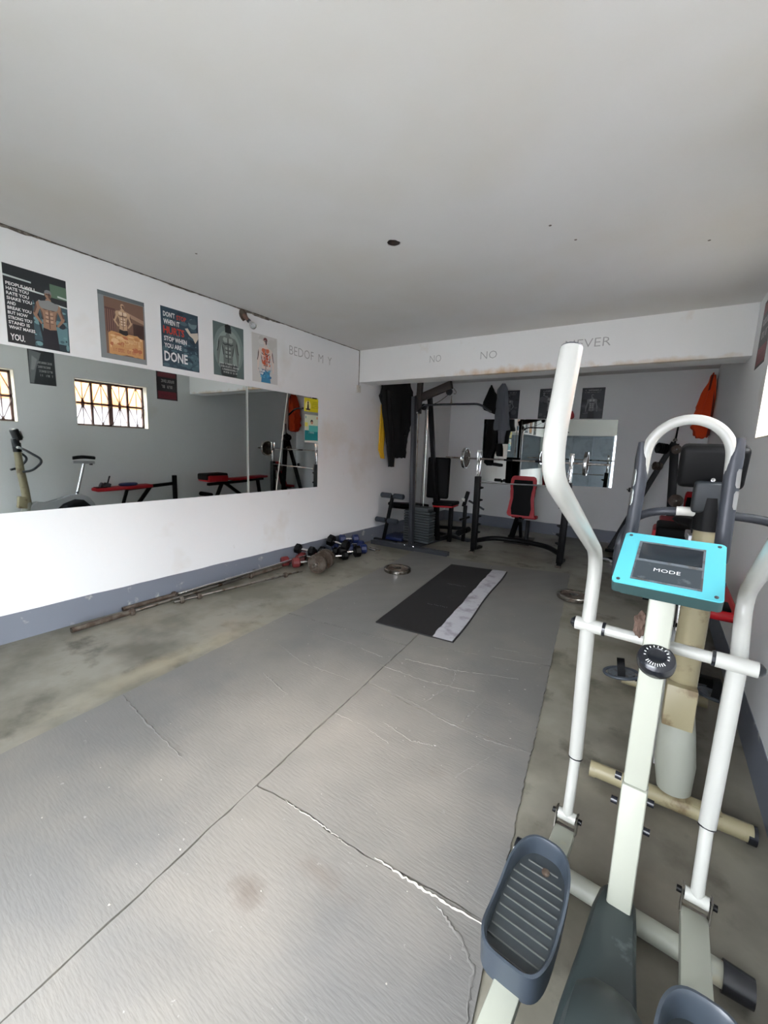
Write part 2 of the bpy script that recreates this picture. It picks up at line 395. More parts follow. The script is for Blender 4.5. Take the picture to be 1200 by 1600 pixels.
# unseen building added facing the door, to keep sky light off the back wall
bm = BM(); box2(bm, (-9, -6.2, -.1), (6, -6.0, 3.6)); struct('wall_sky_blocker', bm, M['lilac_render'])
# outside: ground, neighbour wall seen through the panes
bm = BM(); box2(bm, (-12, -14, -.2), (9, FW-.2, -.02)); box2(bm, (RW+.2, FW-.2, -.2), (9, 12, -.02)); struct('ground_outside', bm, M['outside_ground'])
bm = BM(); box2(bm, (2.6, -1, -.02), (2.8, 9, 2.12)); nb = struct('wall_neighbour', bm, M['lilac_render'])
bm = BM(); box2(bm, (2.45, -1, 2.12), (2.8, 9, 2.75)); obj('fascia', bm, M['brick_orange'], nb, 0)

# ================================================================ MATS ON THE FLOOR
def matL(y): return -2.40 - .088*(y-.3) - (.012*max(0, y-2.6)**2)*.5
def matS(y): return -1.232 - .0925*(y-.2)
def matR(y): return -.13 - .121*y + (.004 if y > 2 else 0)
def foam_sheet(name_label, fl_, fr_, ys0, ys1, seed, gap=.004, group='grey foam floor sheets'):
    """ys0 / ys1: functions of u in 0..1 giving the near and far edge y"""
    r = random.Random(seed); nu, nv = 26, 36; bm = BM(); th = .010
    V = [[None]*(nu+1) for _ in range(nv+1)]
    for j in range(nv+1):
        for i in range(nu+1):
            u = i/nu; v = j/nv; y = ys0(u)*(1-v) + ys1(u)*v
            xl = fl_(y)+gap; xr = fr_(y)-gap; x = xl + (xr-xl)*u
            e = .0035
            if i in (0, nu): x += r.uniform(-e, e)
            if j in (0, nv): y += r.uniform(-e, e)
            edge = min(u, 1-u)*(xr-xl); z = th + .0012*math.sin(x*9+y*4+seed) + .001*math.sin(x*23-y*17)
            V[j][i] = (x, y, z)
    top = [[bm.verts.new(p) for p in row] for row in V]
    for j in range(nv):
        for i in range(nu): bm.faces.new((top[j][i], top[j][i+1], top[j+1][i+1], top[j+1][i]))
    rim = [top[0][i] for i in range(nu+1)] + [top[j][nu] for j in range(1, nv+1)] + [top[nv][i] for i in range(nu-1, -1, -1)] + [top[j][0] for j in range(nv-1, 0, -1)]
    low = [bm.verts.new((v.co.x, v.co.y, 0)) for v in rim]
    for k in range(len(rim)):
        q = (k+1) % len(rim); bm.faces.new((rim[k], low[k], low[q], rim[q]))
    o = obj('foam_floor_mat', bm, M['foam'], None, 50); return tag(o, name_label, 'floor mat', group)
c = lambda y: (lambda u: y)
A_ = lambda u: 1.035+.075*u+.012*math.sin(u*9)
B_ = lambda u: 1.975-.03*math.sin(u*3.1)+.004*math.sin(u*15)
C_ = lambda u: 2.60+.33*u
m_near = foam_sheet('nearest long grey foam mat left of the lengthwise seam, beside bare concrete', matL, matS, c(FW+.02), lambda u: 2.42+.14*u, 2)
foam_sheet('far grey foam mat of the left row, running up to the gym machines', matL, matS, lambda u: 2.425+.14*u, lambda u: 5.13+.06*u, 3)
m_torn = foam_sheet('nearest grey foam mat right of the seam, with stains and a torn far edge', matS, matR, c(FW+.02), A_, 4)
foam_sheet('grey foam mat right of the seam, just beyond the pale torn joint', matS, matR, lambda u: A_(u)+.008, B_, 5)
foam_sheet('grey foam mat right of the seam, creased, short of the black exercise mat', matS, matR, lambda u: B_(u)+.006, C_, 6)
foam_sheet('far grey foam mat under the black exercise mat, reaching the squat rack', matS, matR, lambda u: C_(u)+.004, lambda u: 5.22+.25*u, 7)
def ridge(parent, pts, w, h, name='torn_edge', m='torn', seed=1, base=.0105):
    r = random.Random(seed); bm = BM(); P = []; n = 40
    tot = [Vector((*p, 0)) for p in pts]
    for k in range(n+1):
        t = k/n*(len(tot)-1); i = min(int(t), len(tot)-2); p = tot[i].lerp(tot[i+1], t-i); d = (tot[i+1]-tot[i]).normalized(); s = Vector((-d.y, d.x, 0))
        ww = w*r.uniform(.25, 1)*(.3+.7*math.sin(PI*min(1, max(.02, k/n)))); p = p + s*r.uniform(-.004, .004)
        P.append([bm.verts.new(p+s*ww+Vector((0, 0, base))), bm.verts.new(p+Vector((0, 0, base+h*r.uniform(.5, 1)))), bm.verts.new(p-s*ww+Vector((0, 0, base)))])
    for k in range(n):
        for j in range(2): bm.faces.new((P[k][j], P[k][j+1], P[k+1][j+1], P[k+1][j]))
    return obj(name, bm, M[m], parent, 40)
ridge(m_torn, [(matS(0)+(matR(1)-matS(1))*u-.06, A_(u)) for u in (.12, .3, .45)], .0035, .004, 'torn_edge', 'torn', 2)
ridge(m_torn, [(-.70, 1.078), (-.5, 1.088), (-.30, 1.105)], .007, .006, 'torn_edge', 'torn', 3)
ridge(m_torn, [(-.44, 1.07), (-.34, 1.03), (-.28, .98), (-.25, .86)], .010, .003, 'crease', 'foam', 4)
ridge(m_near, [(-2.44, .995), (-2.13, .962), (-1.72, .932)], .008, .008, 'crease', 'foam', 5, .009)
for k, pts in enumerate(([(-1.35, 1.985), (-1.05, 1.975), (-.82, 1.93)], [(-.82, 1.93), (-.6, 1.93), (-.38, 1.965)], [(-1.36, 1.62), (-1.15, 1.63), (-.98, 1.60)], [(-1.1, 1.72), (-.9, 1.69), (-.78, 1.73)], [(-1.45, 2.2), (-1.1, 2.22), (-.8, 2.3)], [(-1.35, 2.38), (-1.0, 2.46), (-.62, 2.62)], [(-1.0, 2.02), (-.95, 2.3), (-1.0, 2.5)], [(-.75, 1.98), (-.72, 2.25)], [(-.9, 2.95), (-.7, 3.0), (-.5, 3.02)], [(-2.3, 2.0), (-1.9, 1.9), (-1.5, 1.93)], [(-2.2, 2.3), (-1.8, 2.32), (-1.5, 2.3)], [(-2.0, 1.65), (-1.7, 1.58)], [(-.62, 1.6), (-.5, 1.9)])):
    ridge(m_torn if pts[0][0] > -1.46 else m_near, pts, .009, .0032, 'crease', 'foam', 10+k, .0098)
# scraps of white foam fluff trodden into the mats
bm = BM(); r = random.Random(11)
for k in range(170):
    y = r.uniform(-.2, 4.6)**1.0; x = r.uniform(matL(y)+.05, matR(y)-.05); a = r.uniform(0, PI); s = r.uniform(.002, .007)*(1.6 if r.random() < .1 else 1)
    if -2.25 < x < -1.1 and 2.6 < y < 5.1: continue
    s *= .62; lathe(bm, [(s*r.uniform(.6, 1.3), 0), (s*.6, .0015), (0, .002)], (x, y, .0105), (0, 0, 1), 5)
o = obj('foam_scraps', bm, M['torn'], None, 0); tag(o, 'small pale foam scraps trodden into the grey mats', 'scraps'); o['kind'] = 'stuff'

# black exercise mat with pale strip
t = thing('exercise_mat', 'black exercise mat with a pale grey strip along its right side, lying on grey foam', 'exercise mat', (-1.65, 3.85, .012))
T_ = t
nn, nf = Vector((-1.868, 2.743, 0)), Vector((-2.123, 4.822, 0)); rn, rf = Vector((-1.181, 2.817, 0)), Vector((-1.439, 4.981, 0))
def slab(u0, u1, z0, th, jag, seed):
    r = random.Random(seed); bm = BM(); n = 40; rows = []
    for k in range(n+1):
        v = k/n; L0 = nn.lerp(nf, v); R0 = rn.lerp(rf, v)
        a = L0.lerp(R0, u0 + (r.uniform(-1, 1)*jag if 0 < u0 else 0)); b = L0.lerp(R0, u1 + .012*math.sin(v*9) * (1 if u1 > .9 else 0))
        lift = 0
        rows.append([bm.verts.new(p) for p in (a+Vector((0, 0, z0)), b+Vector((0, 0, z0)), b+Vector((0, 0, z0+th+lift)), a+Vector((0, 0, z0+th)))])
    for k in range(n):
        for j in range(4): bm.faces.new((rows[k][j], rows[k][(j+1) % 4], rows[k+1][(j+1) % 4], rows[k+1][j]))
    bm.faces.new(rows[0]); bm.faces.new(rows[-1][::-1]); return bm
obj('mat_body', slab(0, 1, .0125, .010, 0, 1), M['mat_black'], t, 40)
obj('side_strip', slab(.745, .985, .0227, .0025, .008, 2), M['mat_grey'], t, 40, 'pale grey worn fabric strip')
bm = BM(); r = random.Random(9)
for (u0, v0) in ((.50, .30), (.47, .62)):
    for k in range(10):
        p = nn.lerp(nf, v0).lerp(rn.lerp(rf, v0), u0-.16+k*.03)
        box(bm, (p.x, p.y+r.uniform(-.01, .01), .0233), (.012, .003, .0006), Euler((0, 0, r.uniform(-.6, .9))))
obj('worn_lettering', bm, M['greyprint'], t, 0, kind='stuff')

# weight plates lying flat
def plate_bm(bm, o, axis, R, th, hole=.015):
    lathe(bm, [(hole, -th/2), (R*.30, -th/2), (R*.34, -th*.30), (R*.80, -th*.25), (R*.84, -th/2), (R*.97, -th/2), (R, -th*.35), (R, th*.35), (R*.97, th/2), (R*.84, th/2), (R*.80, th*.25), (R*.34, th*.30), (R*.30, th/2), (hole, th/2), (hole, -th/2)], o, axis, 36)
def flat_plate(x, y, R, label):
    t = thing('weight_plate', label, 'weight plate', (x, y, .011), 'weight plates lying on the floor')
    part('plate', M['rust'], t, plate_bm, (x, y, .011+.020), (0, 0, 1), R*.80, .034)
    part('hub', M['rim_steel'], t, lathe, [(.016, .0), (R*.26, 0), (R*.26, .040), (R*.20, .043), (.02, .043), (.016, .040), (.016, 0)], (x, y, .0115), (0, 0, 1), 24)
    part('rim', M['rim_steel'], t, lathe, [(R*.76, .0), (R*.97, .0), (R, .006), (R, .034), (R*.96, .042), (R*.82, .040), (R*.76, .030), (R*.76, 0)], (x, y, .0115), (0, 0, 1), 40, label='bright chrome rim')
flat_plate(-2.52, 4.13, .165, 'round chrome-rimmed weight plate lying left of the black exercise mat')
flat_plate(-.60, 4.55, .165, 'round chrome-rimmed weight plate lying right of the exercise mat, by the white curved handle')

# ================================================================ ELLIPTICAL TRAINER (foreground right)
EO = Vector((.0515, 1.377, 0)); EU = Vector((.9983, -.058, 0)); EV = Vector((.058, .9983, 0))
def E(s, t_, z): return EO + EU*s + EV*t_ + Vector((0, 0, z))
ER = Matrix((EU, EV, Vector((0, 0, 1)))).transposed()
el = thing('elliptical_trainer', 'cream white elliptical trainer with turquoise console and grey step pedals, in the foreground', 'exercise machine', (EO.x, EO.y, 0))
ebox = lambda bm, c_, s, rot=None, bev=0: box(bm, E(*c_), s, (ER @ (rot.to_matrix() if rot else Matrix.Identity(3))), bev)
# base
bm = BM(); tube(bm, [E(-.30, 0, .045), E(.30, 0, .045)], .032, 18); base = obj('front_stabiliser', bm, M['cream_paint'], el)
for s in (-1, 1):
    bm = BM(); tube(bm, [E(s*.265, 0, .044), E(s*.335, 0, .044)], [.040, .036], 16); obj('end_cap', bm, M['black_plastic'], base)
bm = BM(); bar(bm, E(0, .02, .07), E(0, -1.15, .06), .06, .05, .006); obj('main_rail', bm, M['cream_paint'], el)
bm = BM(); tube(bm, [E(-.27, -1.15, .04), E(.27, -1.15, .04)], .032, 16); rb = obj('rear_stabiliser', bm, M['cream_paint'], el)
# shroud: tapered dark housing rising behind the post foot
bm = BM()
sec = [(-.085, .034, .205), (-.12, .046, .225), (-.20, .055, .24), (-.32, .062, .25), (-.50, .078, .265), (-.75, .092, .27), (-.98, .08, .24)]
rows = []
for (tt, hw, h) in sec:
    ring_ = [(-hw*1.18, .03), (-hw*1.05, h*.6), (-hw, h-.015), (-hw*.82, h), (hw*.82, h), (hw, h-.015), (hw*1.05, h*.6), (hw*1.18, .03)]
    rows.append([bm.verts.new(E(x+.012*min(1, max(0, (-tt-.2)*2)), tt, z)) for x, z in ring_])
for a, b in zip(rows, rows[1:]):
    for j in range(8): bm.faces.new((a[j], a[(j+1) % 8], b[(j+1) % 8], b[j]))
bm.faces.new(rows[0]); bm.faces.new(rows[-1][::-1])
obj('shroud', bm, M['charcoal_dusty'], el, 50, 'dusty dark charcoal flywheel housing')
bm = BM()
for i, (k, ww) in enumerate(((0, .0), (1, .05), (2, .075), (3, .082), (4, .082), (5, .075), (6, .05), (7, 0))): pass
prof = [(0, -.078), (.15, -.078), (.205, -.066), (.228, -.035), (.232, 0), (.228, .035), (.205, .066), (.15, .078), (0, .078)]
lathe(bm, prof, E(.024, -.66, .215), EU, 40); obj('flywheel_cover', bm, M['charcoal_dusty'], el, 40, 'rounded dark green-grey cover bulging from the housing')
# centre post with sleeve seam
bm = BM(); bar(bm, E(.006, -.150, .225), E(.001, -.125, .60), .062, .055, .008, EV); post = obj('centre_post', bm, M['cream_paint'], el)
bm = BM(); bar(bm, E(.001, -.125, .603), E(0, -.13, 1.17), .058, .052, .008, EV); obj('post_sleeve', bm, M['cream_paint'], post)
for (s, z) in ((-.041, .60), (.041, .56), (-.043, .52), (.042, .47)):
    part('bolt', M['black_plastic'], post, lathe, [(0, -.008), (.010, -.008), (.010, .008), (0, .008)], E(s, -.125, z), EU, seg=12)
# knob
kd = (EV*-1 + Vector((0, 0, 1.25))).normalized(); ko = E(.006, -.140, .955)
kn = part('resistance_knob', M['black_plastic'], el, lathe, [(0, -.0), (.024, 0), (.026, .010), (.036, .014), (.042, .024), (.043, .042), (.040, .056), (.032, .063), (.022, .065), (.019, .063), (0, .063)], ko, kd, seg=36)
FK = frame_mat(kd); kx, ky = FK @ Vector((1, 0, 0)), FK @ Vector((0, 1, 0))
bm = BM()
for k in range(11):
    a = PI*(-.05+1.1*k/10); p = ko + kd*.0652 + (kx*math.cos(a)+ky*math.sin(a))*.0255
    box(bm, p, (.0018, .0045, .0012), FK @ Euler((0, 0, a-PI/2)).to_matrix())
for k in range(9):
    a = PI*(1.25+.5*k/8); p = ko + kd*.0652 + (kx*math.cos(a)+ky*math.sin(a))*.0255
    box(bm, p, (.0016, .0075, .0012), FK @ Euler((0, 0, a-PI/2)).to_matrix())
obj('dial_marks', bm, M['whiteprint'], kn, 0)
# cross bar through the post, with black bushings and end caps
bm = BM(); tube(bm, [E(-.135, -.035, .982), E(.125, -.035, .982)], .0165, 18); cb = obj('cross_bar', bm, M['white_paint'], el)
for s in (-1, 1):
    i0 = .133 if s < 0 else .123
    bm = BM(); tube(bm, [E(s*(i0+.005), -.035, .982), E(s*.214, -.035, .982)], .0205, 20); obj('pivot_tube', bm, M['white_paint'], cb)
    bm = BM(); tube(bm, [E(s*(i0-.002), -.035, .982), E(s*(i0+.006), -.035, .982)], .0208, 18); obj('bushing', bm, M['black_plastic'], cb)
    bm = BM(); tube(bm, [E(s*.212, -.035, .982), E(s*.220, -.035, .982), E(s*.228, -.035, .982)], [.019, .016, .008], 18); obj('end_cap', bm, M['black_plastic'], cb)
# swinging arms
def arm(s, pts, low_, nm='swing_arm'):
    pts = [E(s, a, b) for a, b in pts]
    bm = BM(); tube(bm, fillet(pts, .085, 8), .0195, 20); a = obj(nm, bm, M['white_paint'], el)
    top = pts[0]; d = (pts[0]-pts[1]).normalized()
    bm = BM(); tube(bm, [top-d*.001, top+d*.003], .0185, 18); obj('end_plug', bm, M['darkgrey'], a)
    mid, bot = E(s, *low_[0]), E(s, *low_[1])
    bm = BM(); tube(bm, [pts[-1], mid], .0215, 20); obj('lower_sleeve', bm, M['white_paint'], a)
    d = (bot-mid).normalized()
    bm = BM(); tube(bm, [mid-d*.0005, mid+d*.004], .0222, 20); obj('sleeve_rim', bm, M['black_plastic'], a)
    bm = BM(); tube(bm, [mid, bot], .0165, 18); tube(bm, [bot-EU*.028, bot+EU*.028], .0175, 18); obj('inner_tube', bm, M['white_paint'], a)
    return bot
botL = arm(-.18, [(-.555, 1.689), (-.622, 1.47), (-.02, 1.205), (-.032, .979)], [(.045, .478), (.021, .262)])
botR = arm(.18, [(-.66, 1.80), (-.60, 1.55), (.125, 1.125), (.02, .975)], [(.03, .456), (-.025, .262)])
# yokes and pedal rails
def rail(s, hinge, zr0, zr1, tr1):
    y0 = hinge
    bm = BM()
    for q in (-1, 1): bar(bm, y0+EU*q*.033+Vector((0, 0, .018)), y0+EU*q*.033+Vector((0, 0, -.045))-EV*.01, .004, .034, .001, EV)
    bar(bm, y0-EU*.033+Vector((0, 0, -.045))-EV*.01, y0+EU*.033+Vector((0, 0, -.045))-EV*.01, .034, .005, .001, (0, 0, 1))
    yk = obj('yoke', bm, M['steel'], el)
    bm = BM(); tube(bm, [y0-EU*.047, y0+EU*.047], .009, 12); obj('hinge_bolt', bm, M['black'], yk)
    a = y0-EV*.01+Vector((0, 0, -.055)); b = E(s, tr1, zr1)
    bm = BM(); bar(bm, a, b, .064, .036, .005); obj('pedal_rail', bm, M['cream_paint'], el)
    return a, b
ra, rb_ = rail(-.18, botL, .2, .215, -1.02)
qa, qb = rail(.18, botR, .2, .40, -1.02)
def pedal(c0, d, label=None, lift=0):
    """c0: centre on the rail top; d: unit direction of the long axis, pointing forward"""
    d = d.normalized(); up = EU.cross(d).normalized(); 
    def P(a, b, h): return c0 + EU*a + d*b + up*h
    L2, W2 = .175, .086
    def outline(k, n=48, squash=1.0):
        out = []
        for i in range(n):
            a = 2*PI*i/n; ex = 2/4.2 if math.sin(a) < 0 else 2/2.8
            x = math.copysign(abs(math.cos(a))**(ex), math.cos(a))*(W2-k); y = math.copysign(abs(math.sin(a))**(ex), math.sin(a))*(L2-k); out.append((x, y))
        return out
    def wallh(y): f = y/L2; return .048 + .014*max(0, f)**2 - (.022 if -.75 < f < .35 else 0)*math.sin(PI*(f+.75)/1.1) + .004*max(0, -f)
    bm = BM(); rings = []
    for (k, mode) in ((.010, 'bot'), (0.001, 'low'), (0, 'top'), (.006, 'topin'), (.010, 'inn'), (.012, 'floor')):
        ring_ = []
        for (x, y) in outline(k):
            h = {'bot': -.042 if y < .02 else -.015, 'low': -.036 if y < .02 else -.010, 'top': wallh(y), 'topin': wallh(y)+.001, 'inn': wallh(y)-.006, 'floor': .004}[mode]
            ring_.append(bm.verts.new(P(x, y, h)))
        rings.append(ring_)
    n = len(rings[0])
    for a, b in zip(rings, rings[1:]):
        for i in range(n): bm.faces.new((a[i], a[(i+1) % n], b[(i+1) % n], b[i]))
    sh = obj('step_pedal', bm, M['slate'], el, 50, label)
    bm = BM(); f = [bm.verts.new(P(x, y, .004)) for x, y in outline(.0115)]; g = [bm.verts.new(P(x, y, -.012)) for x, y in outline(.0115)]
    bm.faces.new(f); bm.faces.new(g[::-1])
    for i in range(n): bm.faces.new((f[i], g[i], g[(i+1) % n], f[(i+1) % n]))
    obj('tread', bm, M['tread'], sh, 30)
    bm = BM()
    for k in range(11):
        y = -.140 + k*.0265; w = (W2-.018)*(1 if y < .09 else .86 if y < .12 else .62)
        bar(bm, P(-w, y, .006), P(w, y, .006), .0016, .006, .0004, up)
    obj('tread_ribs', bm, M['tread_rib'], sh, 30)
    bm = BM(); lathe(bm, [(0, .004), (.011, .004), (.011, .010), (.006, .012), (0, .011)], P(.01, .118, 0), up, 10); obj('bolt', bm, M['rust'], sh)
dL = (ra-rb_).normalized(); dR = (qa-qb).normalized()
def rail_at(a, b, t_): 
    f = ((a-EO).dot(EV)-t_)/((a-b).dot(EV)); return a.lerp(b, f)
pedal(rail_at(ra, rb_, -.37)+Vector((0, 0, .062))-EU*.006, (dL+Vector((0, 0, .10))))
pedal(rail_at(qa, qb, -.60)+Vector((0, 0, .062)), (dR+Vector((0, 0, .05))))
# console: tilted dark case with turquoise face
cc0 = E(.001, -.20, 1.18); cuv = (EV*.20+Vector((0, 0, .099))); H_ = cuv.length; cuy = cuv.normalized(); cn = EU.cross(cuy)
def CP(x, y, h=0): return cc0 + EU*x + cuy*y + cn*h
bm = BM(); w0, w1 = .113, .113
pts = rrect(.228, H_, .010)
prism(bm, [(x, y+H_/2) for x, y in pts], cc0-cn*.002, EU, cuy, cn*-.030)
prism(bm, [(x*.86, y*.86+H_/2) for x, y in pts], cc0-cn*.031, EU, cuy, cn*-.018)
con = obj('console', bm, M['teal_dark'], el, 30, 'dark green console case tilted toward the pedals')
bm = BM(); prism(bm, [(x, y+H_/2) for x, y in pts], cc0-cn*.002, EU, cuy, cn*.004)
bmesh.ops.bevel(bm, geom=[e for e in bm.edges if all(((v.co-cc0).dot(cn)) > .001 for v in e.verts)], offset=.0012, segments=2, affect='EDGES')
obj('console_face', bm, M['teal'], con, 30, 'turquoise front plate')
def panel(nm, x0, y0, x1, y1, h, m, th=.0012): 
    bm = BM(); prism(bm, [(x0, y0), (x1, y0), (x1, y1), (x0, y1)], cc0+cn*h, EU, cuy, cn*th); return obj(nm, bm, m, con, 0)
panel('screen_surround', -.075, .022, .073, .188, .002, M['label_grey'])
panel('screen', -.068, .110, .068, .180, .0032, M['lcd_dark'])
panel('mode_key', -.071, .028, .069, .098, .0032, M['lcd'])
text_mesh('lettering', 'MODE', M['whiteprint'], con, CP(-.029, .064, .0046), EU, cuy, .0125, .056, bold=-.008)
for (x, y) in ((-.1, .012), (.1, .012), (-.1, H_-.013), (.1, H_-.013)):
    part('screw', M['darkgrey'], con, lathe, [(0, .0015), (.0045, .0015), (.0045, .0035), (.003, .004), (0, .0035)], CP(x, y), cn, seg=14)
bm = BM(); bar(bm, E(0, -.12, 1.12), CP(0, .10, -.03), .05, .04, .004, EV); obj('console_bracket', bm, M['cream_paint'], el)
# fixed U handle with grey pulse grips
bm = BM(); hp = [E(-.112, .09, 1.14), E(-.104, .09, 1.40)]
for k in range(0, 17):
    a = PI - PI*k/16; hp.append(E(.0 + .100*math.cos(a), .09, 1.505+.105*math.sin(a)))
hp += [E(.104, .09, 1.40), E(.114, .09, 1.14)]
tube(bm, fillet(hp, .03, 3), .0145, 18); fh = obj('fixed_handle', bm, M['white_paint'], el)
bm = BM(); tube(bm, fillet([E(-.112, .09, 1.15), E(-.09, .07, 1.13), E(0, -.06, 1.13), E(.09, .07, 1.13), E(.114, .09, 1.15)], .05), .0145, 14); obj('handle_bracket', bm, M['cream_paint'], fh)
for s, z0, z1 in ((-1, 1.20, 1.545), (1, 1.215, 1.560)):
    f = lambda z: s*(.114-.010*(z-1.14)/.4)
    bm = BM(); tube(bm, [E(f(z0), .09, z0), E(f(z0+.02), .09, z0+.02), E(f(1.35), .09, 1.35), E(f(z1-.10), .09, z1-.10), E(f(z1-.05)+s*.003, .09, z1-.05), E(f(z1)+s*.009, .09, z1)], [.017, .0185, .0188, .0188, .018, .010], 22)
    g = obj('hand_grip', bm, M['charcoal'], fh, 60, 'dark grey plastic hand grip')
    zc = (z0+z1)/2+.035
    bm = BM()
    for (za, zb) in ((zc+.004, zc+.055), (zc-.055, zc-.004)):
        rows = []
        for k in range(7):
            z = za + (zb-za)*k/6; w = .9 if 0 < k < 6 else .75
            rows.append([bm.verts.new(E(f(z)+s*.0198*math.cos(a), .09+.0198*math.sin(a), z)) for a in [(-1.25+i*.30)*w*1 for i in range(8)]])
        for a, b in zip(rows, rows[1:]):
            for i in range(7): bm.faces.new((a[i], a[i+1], b[i+1], b[i]))
    obj('pulse_sensor', bm, M['chrome'], g, 60, 'bright metal pulse sensor plates')
bm = BM(); r = random.Random(6)
bmesh.ops.create_icosphere(bm, subdivisions=3, radius=1.0)
for v in bm.verts: v.co = E(-.041, -.105, 1.05) + ER @ Vector((v.co.x*.016, v.co.y*.02, v.co.z*.036))*(1+r.uniform(-.22, .22))
obj('torn_padding', bm, mat('torn_pink_brown_foam', (84, 66, 56), .9), el, 0, 'crumpled brown torn padding beside the post')
# crank discs behind the housing
for s, tz in ((-1, -1.02), (1, -1.02)):
    bm = BM(); p = (rb_ if s < 0 else qb)
    tube(bm, [p+EU*.04*-s*1.0, E(s*.10, -.85, .27)], .014, 10); obj('crank_arm', bm, M['steel'], el)

# ================================================================ EXERCISE BIKE (behind the elliptical)
BX = .185
bk = thing('exercise_bike', 'silver and black exercise bike facing us, behind the elliptical trainer by the right wall', 'exercise bike', (BX, 2.4, 0))
bm = BM(); tube(bm, [(-.10, 2.0, .048), (.470, 2.0, .048)], .034, 18); ff = obj('front_foot', bm, M['tan_paint'], bk)
bm = BM(); tube(bm, [(.455, 2.0, .044), (.482, 2.0, .044)], .036, 16); obj('end_cap', bm, M['black_plastic'], ff)
bm = BM(); tube(bm, [(-.11, 2.0, .046), (-.085, 2.0, .046)], .036, 16); obj('end_cap', bm, M['tan_paint'], ff)
bm = BM(); bar(bm, (.25, 2.0, .085), (.37, 2.0, .085), .05, .004, .001); obj('foot_bracket', bm, M['tan_paint'], ff)
bm = BM(); tube(bm, [(-.05, 3.0, .045), (.40, 3.0, .045)], .03, 16); obj('rear_foot', bm, M['tan_paint'], bk)
bm = BM(); bar(bm, (BX+.02, 2.0, .08), (BX, 3.0, .07), .07, .05, .008); obj('main_rail', bm, M['cream_paint'], bk)
# shell (flywheel housing), profile in y,z
prof = [(2.06, .13), (2.03, .30), (2.06, .44), (2.14, .50), (2.26, .46), (2.42, .50), (2.55, .56), (2.70, .575), (2.82, .52), (2.90, .40), (2.92, .24), (2.86, .13)]
bm = BM(); prism(bm, prof, (BX-.058, 0, 0), (0, 1, 0), (0, 0, 1), (.116, 0, 0)); bmesh.ops.bevel(bm, geom=bm.edges[:], offset=.012, segments=2, affect='EDGES')
shl = obj('shell', bm, M['silver_shell'], bk, 40)
inner = [(2.34, .16), (2.36, .34), (2.46, .44), (2.62, .50), (2.74, .48), (2.83, .38), (2.85, .24), (2.80, .16)]
for s in (-1, 1):
    bm = BM(); prism(bm, inner, (BX+s*.058, 0, 0), (0, 1, 0), (0, 0, 1), (s*.008, 0, 0)); obj('side_panel', bm, M['black_plastic'], shl, 30, 'glossy black side panel')
    bm = BM(); bar(bm, (BX+s*.068, 2.46, .20), (BX+s*.068, 2.80, .36), .003, .018, .001); obj('stripe', bm, M['silver_shell'], shl, 30)
# curved cream lower column cover, bracket, tan post
bm = BM(); tube(bm, [(BX+.022, 2.02, .10), (BX+.012, 2.02, .22), (BX+.002, 2.03, .36), (BX-.003, 2.05, .50)], [.062, .074, .066, .050], 24); obj('column_cover', bm, M['cream_paint'], bk, 50, 'curved cream cover at the foot of the column')
bm = BM(); box(bm, (BX-.008, 1.985, .50), (.105, .10, .17), Euler((-.12, 0, 0)), .006); obj('column_bracket', bm, M['tan_paint'], bk)
bm = BM(); tube(bm, [(BX-.003, 2.05, .40), (BX-.004, 2.03, .70), (BX-.004, 2.0, 1.0), (BX-.010, 1.99, 1.235)], [.05, .050, .048, .043], 22); obj('column', bm, M['tan_paint'], bk, 50, 'worn tan paint column')
bm = BM(); tube(bm, [(BX-.010, 1.99, 1.232), (BX-.014, 1.985, 1.36)], [.050, .050], 20); obj('upper_column', bm, M['black'], bk)
# console seen from behind
bm = BM(); box(bm, (.158, 1.985, 1.475), (.205, .07, .165), Euler((.28, 0, 0)), .022, 4); cs = obj('console', bm, M['black'], bk, 40, 'black console seen from its back')
bm = BM(); box(bm, (.165, 1.975, 1.36), (.105, .075, .12), Euler((.1, 0, 0)), .012, 3); obj('console_neck', bm, mat('dark_case_plastic', (34, 38, 41), .5), cs)
bm = BM(); box(bm, (.165, 2.03, 1.48), (.16, .012, .10), Euler((.28, 0, 0)), .003); obj('screen', bm, M['lcd'], cs)
bm = BM(); lathe(bm, [(0, 0), (.008, 0), (.007, .004), (0, .005)], (.165, 1.945, 1.425), (0, -1, .2), 12); obj('screw', bm, M['chrome'], cs)
# loop handlebar
bm = BM(); hb = fillet([(BX+.26, 1.96, .96), (BX+.30, 2.06, .98), (BX+.31, 2.20, 1.12), (BX+.22, 1.99, 1.285), (BX, 1.98, 1.30), (BX-.23, 1.99, 1.285), (BX-.31, 2.20, 1.12), (BX-.30, 2.06, .98), (BX-.26, 1.96, .96)], .11, 7)
tube(bm, hb, .0165, 16); hbo = obj('handlebar', bm, M['charcoal'], bk, 60, 'dark foam covered loop handlebar')
bm = BM(); tube(bm, [(BX-.115, 1.983, 1.295), (BX-.055, 1.981, 1.2975)], .0180, 16); obj('tape_wrap', bm, M['white_tape'], hbo)
bm = BM(); tube(bm, [(BX-.055, 1.981, 1.298), (BX+.03, 1.981, 1.298)], .024, 16); obj('clamp', bm, M['black_plastic'], hbo)
